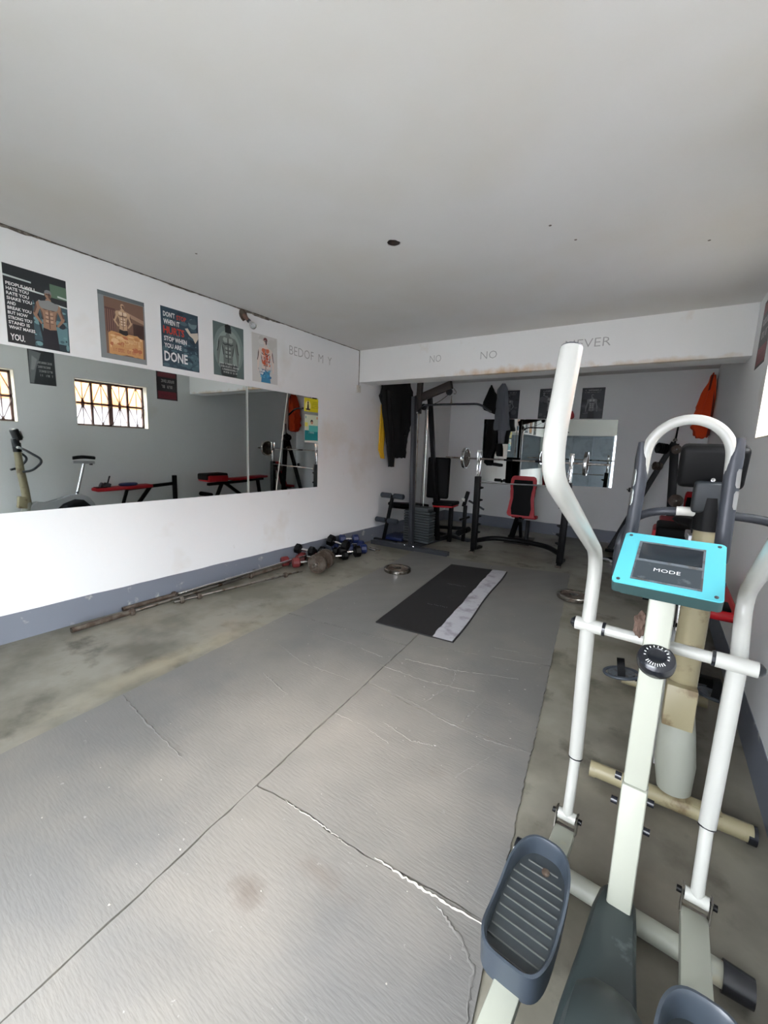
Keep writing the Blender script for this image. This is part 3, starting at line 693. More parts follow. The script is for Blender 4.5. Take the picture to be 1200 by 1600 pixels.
# seat post, slider, saddle
bm = BM(); tube(bm, [(BX, 2.66, .52), (BX, 2.80, 1.06)], .021, 18); sp = obj('seat_post', bm, M['chrome'], bk)
bm = BM(); tube(bm, [(BX-.07, 2.655, .60), (BX-.03, 2.665, .60)], .014, 12); obj('height_knob', bm, M['black_plastic'], sp)
bm = BM(); box(bm, (BX, 2.80, 1.075), (.05, .30, .045), Euler((-.04, 0, 0)), .006); sl = obj('seat_slider', bm, M['silver_shell'], bk)
bm = BM(); tube(bm, [(BX, 2.90, 1.03), (BX, 2.90, 1.055)], .025, 12); obj('slider_knob', bm, M['black_plastic'], sl)
bm = BM(); rows = []
for k in range(13):
    v = k/12; y = 2.655+.29*v; hw = .02+.10*max(0, (v-.25)/.75)**1.1*(1-.25*max(0, v-.85)/.15); zt = 1.165+.012*math.sin(v*PI*1.2)+.012*v
    hw = max(.018, hw) if k < 12 else hw*.75
    rows.append([bm.verts.new((BX+hw*x, y, z)) for x, z in ((-1, zt-.025), (-.85, zt-.004), (-.3, zt+.004), (0, zt), (.3, zt+.004), (.85, zt-.004), (1, zt-.025), (.7, zt-.05), (-.7, zt-.05))])
for a, b in zip(rows, rows[1:]):
    for j in range(9): bm.faces.new((a[j], a[(j+1) % 9], b[(j+1) % 9], b[j]))
bm.faces.new(rows[0]); bm.faces.new(rows[-1][::-1]); obj('saddle', bm, M['black_vinyl'], bk, 70, 'black bike saddle')
# cranks and strapped pedals
def bike_pedal(s, c0):
    bm = BM(); bar(bm, (BX+s*.075, 2.52, .33), c0-Vector((s*.06, 0, 0)), .014, .028, .004, (0, 0, 1)); cr = obj('crank', bm, M['chrome'], bk)
    bm = BM()
    out = [(.058*math.cos(a)*(1.0), .105*math.sin(a)) for a in [2*PI*k/28 for k in range(28)]]
    tl = Euler((0, s*.15, .1)).to_matrix(); X_, Y_ = tl @ Vector((0, 1, 0)), tl @ Vector((1, 0, 0))
    prism(bm, [(p[0]*.9, p[1]*.62) for p in out], c0, X_, Y_, tl @ Vector((0, 0, .014)))
    pd = obj('pedal', bm, M['label_grey'], bk)
    bm = BM(); nz = tl @ Vector((0, 0, 1))
    P0 = [c0+X_*p[0]*1.15+Y_*p[1]*.78+nz*.01 for p in out]; tube(bm, P0+[P0[0]], .008, 8); obj('pedal_rim', bm, M['rubber'], pd)
    bm = BM(); P1 = [c0+X_*(.05*math.cos(a))+Y_*(.0)+nz*(.012+.075*math.sin(a)) for a in [PI*k/12 for k in range(13)]]
    rows = [[bm.verts.new(p-Y_*.018), bm.verts.new(p+Y_*.018), bm.verts.new(p*1.0+Y_*.018+nz*.004), bm.verts.new(p-Y_*.018+nz*.004)] for p in P1]
    for a, b in zip(rows, rows[1:]):
        for j in range(4): bm.faces.new((a[j], a[(j+1) % 4], b[(j+1) % 4], b[j]))
    obj('toe_strap', bm, M['black_vinyl'], pd)
bike_pedal(-1, Vector((-.045, 2.43, .34))); bike_pedal(1, Vector((.36, 2.62, .28)))

# ================================================================ MIRRORS
def mirror_panel(name_, label, corners, nrm, th=.005, group=None, back=None):
    """corners: 4 points of the reflecting face (ccw seen from the room)"""
    n = Vector(nrm).normalized(); bm = BM()
    f = [bm.verts.new(Vector(p)) for p in corners]
    b = [bm.verts.new(Vector(p)) for p in (back or [Vector(p)-n*th for p in corners])]
    bm.faces.new(f); bm.faces.new(b[::-1])
    for i in range(4): bm.faces.new((f[i], b[i], b[(i+1) % 4], f[(i+1) % 4]))
    bmesh.ops.recalc_face_normals(bm, faces=bm.faces[:])
    me = D.meshes.new(name_); bm.to_mesh(me); bm.free(); me.materials.append(M['mirror_edge']); me.materials.append(M['mirror'])
    for p in me.polygons: p.material_index = 1 if (p.normal.dot(n) > .999) else 0
    o = D.objects.new(name_, me); COL.objects.link(o); tag(o, label, 'mirror', group); return o
z0, z1 = .944, 2.082; e = LW+.006
mirror_panel('wall_mirror', 'long wall mirror panel on the left wall reflecting the barred window and exercise bike', [(e, -.4, z0), (e, 2.908, z0), (e, 2.908, z1), (e, -.4, z1)], (1, 0, 0), back=[(LW, -.4, z0), (LW, 2.908, z0), (LW, 2.908, z1), (LW, -.4, z1)])
dlt = .0135
xx = lambda y: e + (4.012-y)*dlt
mirror_panel('wall_mirror', 'middle mirror panel on the left wall, tapering to a slanted joint at its right', [(xx(2.914), 2.914, z0), (xx(3.297), 3.297, z0), (xx(3.476), 3.476, z1), (xx(2.914), 2.914, z1)], (1, dlt, 0), back=[(LW, 2.914, z0), (LW, 3.297, z0), (LW, 3.476, z1), (LW, 2.914, z1)])
mirror_panel('wall_mirror', 'narrow right-hand mirror panel on the left wall bearing the yellow and teal stickers', [(xx(3.303), 3.303, z0), (xx(4.012), 4.012, z0), (xx(4.012), 4.012, z1), (xx(3.482), 3.482, z1)], (1, dlt, 0), back=[(LW, 3.303, z0), (LW, 4.012, z0), (LW, 4.012, z1), (LW, 3.482, z1)])
bm = BM(); bar(bm, (xx(3.300)+.001, 3.300, z0), (xx(3.479)+.001, 3.479, z1), .004, .006, .001, (1, 0, 0)); tag(obj('mirror_joint_tape', bm, M['white_tape']), 'thin pale slanted strip over the joint between two wall mirrors', 'tape')
bm = BM(); bar(bm, (xx(2.911)-.004, 2.911, z0), (xx(2.911)-.004, 2.911, z1), .003, .008, .001, (1, 0, 0)); tag(obj('mirror_joint_tape', bm, M['white_tape']), 'thin pale upright strip over the joint of the long wall mirror', 'tape')
eb = BW-.006
mirror_panel('wall_mirror', 'left mirror on the far wall behind the squat rack and hanging trousers', [(-3.0, eb, .905), (-1.62, eb, .88), (-1.62, eb, 2.11), (-3.02, eb, 2.118)], (0, -1, 0))
mirror_panel('wall_mirror', 'right mirror on the far wall reflecting the doorway side, with a slanting lower edge', [(-1.612, eb, .935), (-.665, eb, .958), (-.688, eb, 2.098), (-1.612, eb, 2.106)], (0, -1, 0))

# ================================================================ POSTERS
class Print:
    """flat print: coloured polygons in thin layers, in sheet coordinates (0..w, 0..h)"""
    def __init__(s, w, h): s.w, s.h, s.p = w, h, []
    def poly(s, pts, col): s.p.append((pts, col))
    def rect(s, x0, y0, x1, y1, col): s.poly([(x0, y0), (x1, y0), (x1, y1), (x0, y1)], col)
    def ell(s, cx, cy, rx, ry, col, n=14): s.poly([(cx+rx*math.cos(2*PI*k/n), cy+ry*math.sin(2*PI*k/n)) for k in range(n)], col)
    def blur(s, n, x0, y0, x1, y1, cols, smin, smax, seed=1):
        r = random.Random(seed)
        for k in range(n):
            cx, cy = r.uniform(x0, x1), r.uniform(y0, y1); q = r.uniform(smin, smax)
            a, b = q, q*r.uniform(.3, 1)
            a = min(a, cx-x0+.001, x1-cx+.001); b = min(b, cy-y0+.001, y1-cy+.001)
            s.ell(cx, cy, max(a, .001), max(b, .001), r.choice(cols), 9)
    def scribble(s, x0, x1, y, h, col, seed=1, gap=.25):
        """an unreadable line of small lettering"""
        r = random.Random(seed); x = x0
        while x < x1-h*.4:
            w = h*r.uniform(.35, .6)
            if r.random() > gap*.5:
                s.rect(x, y, x+h*.14, y+h, col)
                if r.random() > .4: s.rect(x, y+h*.85, x+w, y+h, col)
                if r.random() > .4: s.rect(x, y, x+w, y+h*.15, col)
                if r.random() > .5: s.rect(x+w-h*.14, y, x+w, y+h, col)
            x += w+h*.22
    def build(s, name, parent, o, ux, uy, h0=.0016):
        ux, uy = Vector(ux), Vector(uy); n = ux.cross(uy); bm = BM(); cols = []
        for i, (pts, c_) in enumerate(s.p):
            if c_ not in cols: cols.append(c_)
            vs = [bm.verts.new(Vector(o)+ux*x+uy*y+n*(h0+i*.00003)) for x, y in pts]
            f = bm.faces.new(vs); f.material_index = cols.index(c_)
        me = D.meshes.new(name); 
        bm.normal_update()
        for f in bm.faces:
            if f.normal.dot(n) < 0: f.normal_flip()
        bmesh.ops.triangulate(bm, faces=[f for f in bm.faces if len(f.verts) > 4])
        bm.to_mesh(me); bm.free(); me.transform(Matrix.Translation(-origin_of(parent)))
        for c_ in cols: me.materials.append(flat(*c_))
        ob = D.objects.new(name, me); COL.objects.link(ob); ob.parent = parent; return ob
def figure(P, cx, y0, S, sk, sh, hi, pants=(26, 26, 30), cap=None, top=None, arms='down', face=None):
    """muscular man from the hips up: S = shoulder width"""
    def h(pts, c_):
        P.poly([(cx+x*S, y0+y*S) for x, y in pts], c_); P.poly([(cx-x*S, y0+y*S) for x, y in pts], c_)
    h([(0, 1.50), (.09, 1.48), (.12, 1.38), (.28, 1.33), (.34, 1.20), (.33, .85), (.26, .50), (.25, .22), (.27, .05), (0, .05)], sk)
    if arms == 'down':
        h([(.24, 1.34), (.40, 1.31), (.49, 1.20), (.53, 1.02), (.55, .82), (.60, .62), (.59, .40), (.57, .20), (.50, .18), (.46, .42), (.41, .66), (.36, .90), (.30, 1.05)], sk)
        h([(.50, .20), (.58, .20), (.58, .06), (.52, .02), (.48, .08)], sk)
        h([(.49, 1.20), (.53, 1.02), (.55, .82), (.60, .62), (.55, .62), (.49, .84), (.46, 1.05)], sh)
    elif arms == 'hips':
        h([(.24, 1.34), (.40, 1.31), (.49, 1.20), (.54, 1.00), (.62, .72), (.60, .60), (.34, .26), (.28, .32), (.47, .64), (.38, .88), (.30, 1.05)], sk)
        h([(.49, 1.20), (.54, 1.00), (.62, .72), (.55, .72), (.46, 1.0)], sh)
    elif arms == 'up':
        h([(.24, 1.34), (.42, 1.36), (.60, 1.42), (.72, 1.50), (.70, 1.78), (.62, 1.86), (.58, 1.76), (.60, 1.56), (.46, 1.50), (.30, 1.46)], sk)
        h([(.42, 1.36), (.60, 1.42), (.72, 1.50), (.60, 1.50)], sh)
    lowp = max(-.9, (.004-y0)/S); h([(.28, .02), (.0, .02), (.0, lowp), (.34, lowp)], pants); h([(.27, .12), (0, .06), (0, -.02), (.28, -.02)], pants)
    h([(.02, 1.05), (.16, 1.00), (.30, 1.06), (.27, 1.00), (.16, .94), (.02, .98)], sh)          # under the chest
    h([(.03, 1.28), (.22, 1.30), (.28, 1.18), (.20, 1.08), (.04, 1.08)], hi)
    h([(.0, 1.28), (.02, 1.28), (.02, .12), (.0, .12)], sh)
    for k, yy in enumerate((.86, .68, .50)): 
        h([(.04, yy), (.14, yy+.015), (.14, yy-.10), (.04, yy-.11)], hi); h([(.03, yy-.12), (.16, yy-.11), (.16, yy-.14), (.03, yy-.15)], sh)
    h([(.33, .98), (.26, .80), (.22, .50), (.26, .50), (.31, .74)], sh)
    if top: h([(0, 1.42), (.12, 1.38), (.28, 1.33), (.40, 1.31), (.36, 1.10), (.30, 1.0), (.0, .98)], top)
    P.ell(cx, y0+1.66*S, .13*S, .18*S, sk, 18); P.ell(cx+.05*S, y0+1.63*S, .06*S, .13*S, sh, 12)
    if cap: P.poly([(cx+x*S, y0+y*S) for x, y in ((-.14, 1.70), (-.13, 1.82), (-.05, 1.88), (.06, 1.88), (.13, 1.80), (.14, 1.68), (.05, 1.74), (-.2, 1.70))], cap)
    P.rect(cx-.09*S, y0+1.655*S, cx+.09*S, y0+1.70*S, face or sh)
def poster(label, o, ux, w, h, fn, paper=(222, 220, 214), group='motivational posters', tilt=0.0):
    uy = Vector((0, 0, 1)); ux = Vector(ux); n = ux.cross(uy)
    Rm = Matrix.Rotation(tilt, 3, n); ux = Rm @ ux; uy = Rm @ uy; o = Vector(o)
    t = thing('poster', label, 'poster', o, group)
    bm = BM(); prism(bm, [(0, 0), (w, 0), (w, h), (0, h)], o, ux, uy, n*.0015); obj('sheet', bm, flat(*paper), t, 0)
    P = Print(w, h); texts = fn(P) or []
    P.build('print', t, o, ux, uy)
    for (s, x, y, size, width, m) in texts:
        text_mesh('lettering', s, m, t, o+ux*x+uy*y, ux, uy, size, width, bold=.024, depth=.0016+len(P.p)*.00003+.0004)
    return t
Yp = (0, 1, 0); Xp = (1, 0, 0); Wt = M['whiteprint']
def p_people(P):
    w, h = P.w, P.h
    P.rect(0, 0, w, h, (30, 36, 40))
    P.rect(w*.42, 0, w, h*.62, (58, 84, 92)); P.rect(w*.55, h*.1, w*.98, h*.42, (96, 132, 138)); P.rect(w*.42, 0, w, h*.10, (34, 50, 58))
    P.rect(w*.72, h*.72, w, h*.90, (86, 112, 92)); P.blur(40, w*.42, .01, w*.99, h*.62, [(40, 58, 66), (110, 148, 152), (66, 96, 104), (30, 40, 48)], .006, .028, 4)
    for (x0, x1, y) in ((0, .42, .84), (.28, .62, .73), (.52, .66, .62), (.8, 1, .62), (.84, 1, .74)): P.poly([(x0*w, y*h), (x1*w, y*h-.004), (x1*w, y*h+.006), (x0*w, y*h+.012)], (196, 206, 202))
    P.poly([(w*.44, h*.64), (w*.47, h*.64), (w*.60, h*.05), (w*.56, h*.05)], (22, 28, 34))
    figure(P, w*.68, h*.25, w*.42, (150, 116, 94), (96, 72, 60), (184, 150, 126), (24, 26, 34), (120, 122, 124), (132, 136, 134), 'hips', (60, 48, 44))
    out = []; L_ = [('PEOPLE WILL', .46), ('HATE YOU', .34), ('RATE YOU', .34), ('SHAKE YOU', .38), ('AND', .13), ('BREAK YOU', .36), ('BUT HOW', .30), ('STRONG YOU', .36), ('STAND IS', .32), ('WHAT MAKES', .40)]
    for k, (s, wd) in enumerate(L_): out.append((s, w*.03, h*(.735-.0615*k), h*.042, w*wd, Wt))
    out.append(('YOU.', w*.04, h*.035, h*.085, w*.22, Wt)); return out
poster('poster of a man in a gym beside a tall column of white words', (LW, .982, 2.105), Yp, .352, .502, p_people, tilt=-.012)
def p_old(P):
    w, h = P.w, P.h
    P.rect(0, 0, w, h, (128, 134, 136)); P.rect(w*.0, h*.94, w, h, (96, 104, 108)); P.rect(w*.12, h*.08, w*.97, h*.93, (116, 88, 72))
    P.rect(w*.12, h*.42, w*.34, h*.78, (92, 62, 56))
    for k in range(5): P.rect(w*(.13+.045*k), h*.42, w*(.145+.045*k), h*.75, (132, 100, 88))
    P.poly([(w*.45, h*.80), (w*.97, h*.70), (w*.97, h*.64), (w*.45, h*.74)], (162, 132, 112)); P.rect(w*.72, h*.40, w*.97, h*.62, (64, 44, 40))
    figure(P, w*.50, h*.46, w*.33, (186, 156, 126), (92, 66, 54), (216, 196, 172), (36, 30, 30), None, None, 'hips')
    r = random.Random(4)
    P.poly([(w*(.17+.75*k/12), h*(.09+r.uniform(-.012, .012))) for k in range(13)] + [(w*(.93-.76*k/12), h*(.42+r.uniform(-.03, .02))) for k in range(13)], (198, 148, 96))
    P.blur(26, w*.2, h*.12, w*.9, h*.40, [(214, 172, 120), (182, 126, 78), (222, 186, 140), (176, 104, 66)], .008, .03, 6)
    P.scribble(w*.26, w*.88, h*.29, h*.055, (216, 180, 138), 3); P.scribble(w*.26, w*.88, h*.22, h*.05, (206, 164, 118), 8); P.scribble(w*.26, w*.88, h*.13, h*.05, (172, 98, 70), 18)
poster('worn orange-brown poster of a flexing man in a grey mount, its lower half peeled', (LW, 1.543, 2.115), Yp, .347, .500, p_old)
def p_done(P):
    w, h = P.w, P.h
    P.rect(0, 0, w, h, (44, 66, 80)); P.blur(60, .005, .005, w*.99, h*.99, [(38, 60, 72), (58, 84, 96), (30, 46, 60), (70, 98, 108)], .01, .05, 9)
    P.blur(26, w*.55, h*.05, w*.98, h*.5, [(34, 54, 66), (88, 116, 124)], .006, .02, 10)
    P.ell(w*.84, h*.83, w*.12, h*.09, (104, 128, 132)); P.poly([(w*.68, h*.86), (w*.90, h*.94), (w*.98, h*.84), (w*.8, h*.82)], (60, 78, 88))
    P.poly([(w*.62, h*.72), (w*.70, h*.74), (w*.78, h*.66), (w*.98, h*.70), (w*.99, h*.60), (w*.90, h*.50), (w*.84, h*.58), (w*.74, h*.62)], (206, 196, 180))
    R_ = M['redprint']
    return [("DON'T", w*.06, h*.84, h*.085, w*.30, Wt), ('STOP', w*.40, h*.83, h*.08, w*.26, R_), ('WHEN IT', w*.06, h*.715, h*.085, w*.42, Wt), ('HURTS', w*.05, h*.56, h*.125, w*.55, R_),
            ('STOP WHEN', w*.06, h*.44, h*.08, w*.60, Wt), ('YOU ARE', w*.06, h*.325, h*.08, w*.45, Wt), ('DONE', w*.05, h*.10, h*.17, w*.62, Wt)]
poster("dark blue poster lettered DON'T STOP WHEN IT HURTS, STOP WHEN YOU ARE DONE", (LW, 2.025, 2.132), Yp, .349, .506, p_done)
def p_green(P):
    w, h = P.w, P.h
    P.rect(0, 0, w, h, (92, 108, 106)); P.ell(w*.5, h*.52, w*.49, h*.47, (118, 134, 130), 24); P.ell(w*.5, h*.5, w*.40, h*.40, (140, 154, 148), 24)
    figure(P, w*.47, h*.20, w*.60, (108, 116, 112), (52, 58, 58), (150, 158, 152), (40, 46, 46)); P.ell(w*.47, h*.955, w*.10, h*.05, (24, 28, 30))
    P.rect(w*.38, h*.84, w*.58, h*.93, (30, 34, 36))
    P.poly([(w*.24, h*.02), (w*.74, h*.02), (w*.78, h*.24), (w*.2, h*.24)], (56, 62, 62))
    for k in range(4): P.scribble(w*(.18+.04*k), w*(.84-.03*k), h*(.23-.055*k), h*.032, (210, 214, 210), 20+k)
poster('grey-green poster of a bare muscular torso with lines of small print at the hips', (LW, 2.528, 2.144), Yp, .353, .502, p_green)
def p_white(P):
    w, h = P.w, P.h
    P.rect(0, 0, w, h, (206, 204, 200)); P.blur(14, w*.02, h*.5, w*.98, h*.98, [(214, 212, 208), (198, 196, 190)], .02, .06, 2)
    figure(P, w*.52, h*.22, w*.56, (222, 206, 196), (92, 72, 72), (196, 104, 72), (60, 130, 168), (110, 52, 52), None, 'down', (40, 36, 44))
    P.blur(26, w*.36, h*.36, w*.70, h*.66, [(196, 84, 52), (214, 120, 84), (150, 52, 40)], .006, .02, 5)
    P.blur(30, w*.30, h*.08, w*.74, h*.28, [(66, 150, 190), (104, 176, 204), (226, 232, 232), (40, 110, 160)], .006, .022, 6)
    P.scribble(w*.22, w*.74, h*.26, h*.035, (50, 90, 120), 7); P.scribble(w*.26, w*.70, h*.20, h*.035, (50, 90, 120), 9)
poster('white poster of a man drawn in red and blue, beside the pencilled words', (LW, 2.990, 2.150), Yp, .348, .500, p_white, tilt=.01)
# far wall posters
def p_bw(seed, arms):
    def fn(P):
        w, h = P.w, P.h; r = random.Random(seed)
        P.rect(0, 0, w, h, (62, 64, 68)); P.blur(24, .005, .005, w*.99, h*.99, [(52, 54, 58), (84, 86, 90), (44, 46, 50)], .02, .07, seed)
        if arms: figure(P, w*.48, h*.22, w*.46, (120, 122, 124), (56, 58, 60), (170, 172, 172), (36, 36, 40), None, None, arms)
        P.scribble(w*.15, w*.85, h*.90, h*.035, (190, 190, 190), seed); P.scribble(w*.12, w*.80, h*.84, h*.025, (170, 170, 170), seed+1)
    return fn
poster('dark poster of a flexing man on the far wall, partly behind the white curved handle', (-2.0, BW, 2.120), Xp, .42, .535, p_bw(3, 'up'))
poster('dark grey poster on the far wall nearest the orange jacket, above the right mirror', (-1.29, BW, 2.118), Xp, .355, .520, p_bw(7, 'down'))
poster('dark poster on the far wall half covered by the hanging grey shirt', (-2.74, BW, 2.125), Xp, .375, .525, p_bw(12, 'hips'))
# right wall posters
def p_side(red, seed):
    def fn(P):
        w, h = P.w, P.h
        P.rect(0, 0, w, h, (44, 38, 42) if red else (58, 62, 66))
        if red:
            P.rect(w*.06, h*.04, w*.94, h*.30, (122, 38, 50)); P.scribble(w*.12, w*.88, h*.10, h*.09, (60, 30, 36), seed); P.scribble(w*.15, w*.85, h*.62, h*.10, (196, 188, 186), seed+2); P.scribble(w*.25, w*.75, h*.42, h*.10, (196, 188, 186), seed+3); P.rect(w*.06, h*.80, w*.94, h*.96, (112, 44, 52))
        else:
            P.poly([(w*.95, h*.95), (w*.5, h*.9), (w*.72, h*.45), (w*.85, h*.02), (w*.98, h*.02)], (132, 136, 138)); P.poly([(w*.85, h*.8), (w*.66, h*.7), (w*.8, h*.4), (w*.92, h*.4)], (168, 170, 170))
            for k in range(4): P.scribble(w*.12, w*.66, h*(.60-.12*k), h*.06, (206, 208, 206), seed+k)
    return fn
poster('narrow dark red poster high on the right wall between window and beam', (RW, 4.60, 2.235), (0, -1, 0), .40, .52, p_side(True, 31))
poster('grey poster on the right wall, seen in the mirror above and between the windows', (RW, 2.64, 2.245), (0, -1, 0), .33, .52, p_side(False, 41))

# stickers on the narrow mirror panel
def st_yellow(P):
    w, h = P.w, P.h
    P.rect(0, 0, w, h, (214, 200, 26)); P.ell(w*.27, h*.42, w*.20, h*.38, (236, 228, 150), 16)
    P.poly([(w*.10, h*.22), (w*.44, h*.22), (w*.38, h*.10), (w*.16, h*.10)], (60, 20, 30)); P.poly([(w*.20, h*.22), (w*.34, h*.22), (w*.31, h*.58), (w*.23, h*.58)], (40, 24, 30)); P.ell(w*.27, h*.66, w*.05, h*.08, (40, 24, 30))
    P.poly([(w*.25, h*.74), (w*.29, h*.74), (w*.27, h*.92)], (60, 50, 20))
    for k in range(4): P.scribble(w*.54, w*.96, h*(.70-.14*k), h*.08, (120, 112, 20), 50+k)
sx_ = xx(3.9)+.001
t = poster('yellow sticker with a seated meditating figure at the mirror top corner', (xx(3.755)+.0006, 3.755, 1.902), (-dlt, 1, 0), .252, .165, st_yellow, group='stickers on the wall mirror'); t['category'] = 'sticker'; t.name = 'mirror_sticker'
def st_teal(P):
    w, h = P.w, P.h
    P.rect(0, 0, w, h, (206, 214, 190)); P.rect(0, h*.08, w, h*.44, (24, 132, 136)); P.rect(w*.30, h*.40, w, h*.62, (86, 180, 172)); P.ell(w*.52, h*.76, w*.10, h*.07, (52, 40, 40)); P.ell(w*.53, h*.71, w*.08, h*.06, (190, 140, 112))
    P.poly([(w*.40, h*.62), (w*.66, h*.62), (w*.62, h*.67), (w*.44, h*.67)], (210, 214, 200)); P.rect(0, h*.58, w*.22, h*.72, (226, 218, 96)); P.scribble(w*.3, w*.72, h*.33, h*.05, (180, 220, 220), 3); P.scribble(w*.36, w*.64, h*.36, h*.03, (180, 220, 220), 6)
    P.rect(w*.04, h*.86, w*.10, h*.95, (80, 150, 150)); P.rect(w*.88, h*.86, w*.96, h*.95, (200, 130, 90)); P.rect(0, 0, w, h*.06, (226, 226, 216))
t = poster('teal and cream sticker under the yellow one at the right end of the mirror', (xx(3.768)+.0006, 3.768, 1.520), (-dlt, 1, 0), .240, .345, st_teal, group='stickers on the wall mirror'); t['category'] = 'sticker'; t.name = 'mirror_sticker'

# ================================================================ SMALL FITTINGS
t = thing('wall_lamp', 'bare bulb hanging in a ragged hole at the top of the left wall', 'lamp', (LW, 2.9, 2.80))
bm = BM(); r = random.Random(8); prism(bm, [((.045+.012*r.random())*math.cos(a), (.05+.015*r.random())*math.sin(a)) for a in [2*PI*k/12 for k in range(12)]], (LW, 2.88, 2.79), (0, 1, 0), (0, 0, 1), (.008, 0, 0)); obj('broken_plaster', bm, M['rust'], t, 0)
d = Vector((.55, .35, -.7)).normalized(); o_ = Vector((LW+.005, 2.885, 2.79))
part('socket', M['socket'], t, lathe, [(0, 0), (.022, 0), (.024, .03), (.018, .045), (.020, .075), (0, .075)], o_, d, 16)
part('socket_ring', M['black_plastic'], t, lathe, [(0, .072), (.021, .072), (.021, .088), (0, .088)], o_, d, 16)
part('bulb', M['bulb'], t, lathe, [(0, .086), (.014, .086), (.016, .10), (.028, .12), (.034, .14), (.031, .158), (.018, .172), (0, .176)], o_, d, 20)
bm = BM(); box(bm, (LW+.016, 4.835, 2.31), (.032, .07, .10), None, .005); t = tag(obj('junction_box', bm, flat(214, 212, 204)), 'small white plastic box at the end of the beam with a dark cable', 'junction box')
part('screw', M['darkgrey'], t, lathe, [(0, 0), (.004, 0), (.004, .002), (0, .002)], (LW+.032, 4.835, 2.33), (1, 0, 0), 8)

# ================================================================ CLOTHES
def garment(bm, rows, along, out, folds=7, seed=1, nseg=40):
    """rows: (z, centre along wall, half width, distance of the middle from wall, half depth)"""
    r = random.Random(seed); ph = [r.uniform(0, 6) for _ in range(4)]; along = Vector(along); out = Vector(out); R_ = []
    # resample
    RR = []
    for a, b in zip(rows, rows[1:]):
        n = max(2, int(abs(a[0]-b[0])/.04))
        for k in range(n): RR.append([a[i]+(b[i]-a[i])*k/n for i in range(5)])
    RR.append(list(rows[-1]))
    for j, (z, c_, hw, d0, hd) in enumerate(RR):
        ring_ = []
        for k in range(nseg):
            a = 2*PI*k/nseg; x = math.cos(a); f = math.sin(folds*x+ph[0]+z*2.2)*.28 + math.sin(folds*1.9*x+ph[1]-z*4)*.16
            edge = 1+.035*math.sin(z*31+ph[2]+(2 if x > 0 else 0)) + .02*math.sin(z*67+ph[3])
            y = math.sin(a)*hd*(1+f*(1-abs(x)**4))
            y = max(y, -d0+.001)
            ring_.append(bm.verts.new(along*(c_+x*hw*edge) + out*(d0+y) + Vector((0, 0, z + .008*math.sin(x*9+ph[1])*(1 if j in (0, len(RR)-1) else 0)))))
        R_.append(ring_)
    for a, b in zip(R_, R_[1:]):
        for k in range(nseg): bm.faces.new((a[k], a[(k+1) % nseg], b[(k+1) % nseg], b[k]))
    bm.faces.new(R_[0]); bm.faces.new(R_[-1][::-1])
def on_left(rows): return rows
LB = Vector((LW, 0, 0))
def wallgarment(name_, label, wall, rows, m, folds, seed, cat='clothes', group='clothes hung at the back of the gym'):
    bm = BM()
    if wall == 'left': garment(bm, rows, (0, 1, 0), (1, 0, 0), folds, seed); bmesh.ops.translate(bm, vec=(LW, 0, 0), verts=bm.verts)
    else: garment(bm, rows, (1, 0, 0), (0, -1, 0), folds, seed); bmesh.ops.translate(bm, vec=(0, BW, 0), verts=bm.verts)
    return tag(obj(name_, bm, m, None, 60), label, cat, group)
jk = wallgarment('black_jacket', 'long black jacket hanging on the left wall behind the cable machine', 'left',
    [(2.60, 5.80, .30, .10, .05), (2.44, 5.76, .46, .10, .07), (2.22, 5.74, .50, .11, .08), (2.02, 5.78, .40, .11, .08), (1.8, 5.80, .37, .10, .07), (1.60, 5.82, .30, .09, .06), (1.42, 5.86, .25, .09, .05), (1.33, 5.93, .17, .09, .04)], M['black_fabric'], 8, 2)
bm = BM(); garment(bm, [(2.35, 5.36, .10, .14, .05), (2.1, 5.40, .12, .14, .05), (1.7, 5.52, .11, .13, .04), (1.4, 5.60, .09, .12, .04), (1.19, 5.62, .075, .12, .03)], (0, 1, 0), (1, 0, 0), 5, 3); bmesh.ops.translate(bm, vec=(LW, 0, 0), verts=bm.verts)
obj('sleeve', bm, M['black_fabric'], jk, 60)
bm = BM(); garment(bm, [(2.4, 5.98, .09, .15, .05), (2.2, 6.04, .12, .15, .05), (1.9, 6.04, .10, .14, .04), (1.7, 5.98, .08, .13, .04)], (0, 1, 0), (1, 0, 0), 5, 4); bmesh.ops.translate(bm, vec=(LW, 0, 0), verts=bm.verts)
obj('sleeve', bm, M['black_fabric'], jk, 60)
wallgarment('yellow_shirt', 'yellow garment peeking out behind the black jacket', 'left', [(2.15, 5.48, .08, .03, .02), (1.75, 5.46, .08, .03, .025), (1.45, 5.44, .07, .03, .02), (1.32, 5.50, .05, .03, .02)], M['yellow'], 5, 5)
gs = wallgarment('grey_shirt', 'grey long-sleeved shirt hanging on the far wall over a dark poster', 'back', [(2.76, -2.64, .03, .14, .03), (2.66, -2.645, .10, .16, .05), (2.3, -2.62, .125, .17, .06), (2.05, -2.61, .15, .17, .06), (1.90, -2.60, .165, .17, .05)], M['greycloth'], 6, 6)
bm = BM(); garment(bm, [(2.0, -2.60, .10, .15, .03), (1.8, -2.60, .07, .15, .03), (1.655, -2.60, .06, .15, .02)], (1, 0, 0), (0, -1, 0), 5, 7); bmesh.ops.translate(bm, vec=(0, BW, 0), verts=bm.verts); obj('sleeve', bm, M['greycloth'], gs, 60)
bm = BM(); prism(bm, [(-2.9, 2.78), (-2.93, 2.70), (-3.05, 2.42), (-3.04, 2.30), (-2.93, 2.26), (-2.76, 2.19), (-2.73, 2.28), (-2.73, 2.50), (-2.80, 2.60), (-2.88, 2.68)], (0, BW-.10, 0), (1, 0, 0), (0, 0, 1), (0, .07, 0)); bmesh.ops.bevel(bm, geom=bm.edges[:], offset=.02, segments=2, affect='EDGES')
tag(obj('black_cloth', bm, M['black_fabric'], None, 60), 'small black garment hung by a corner, left of the grey shirt', 'clothes', 'clothes hung at the back of the gym')
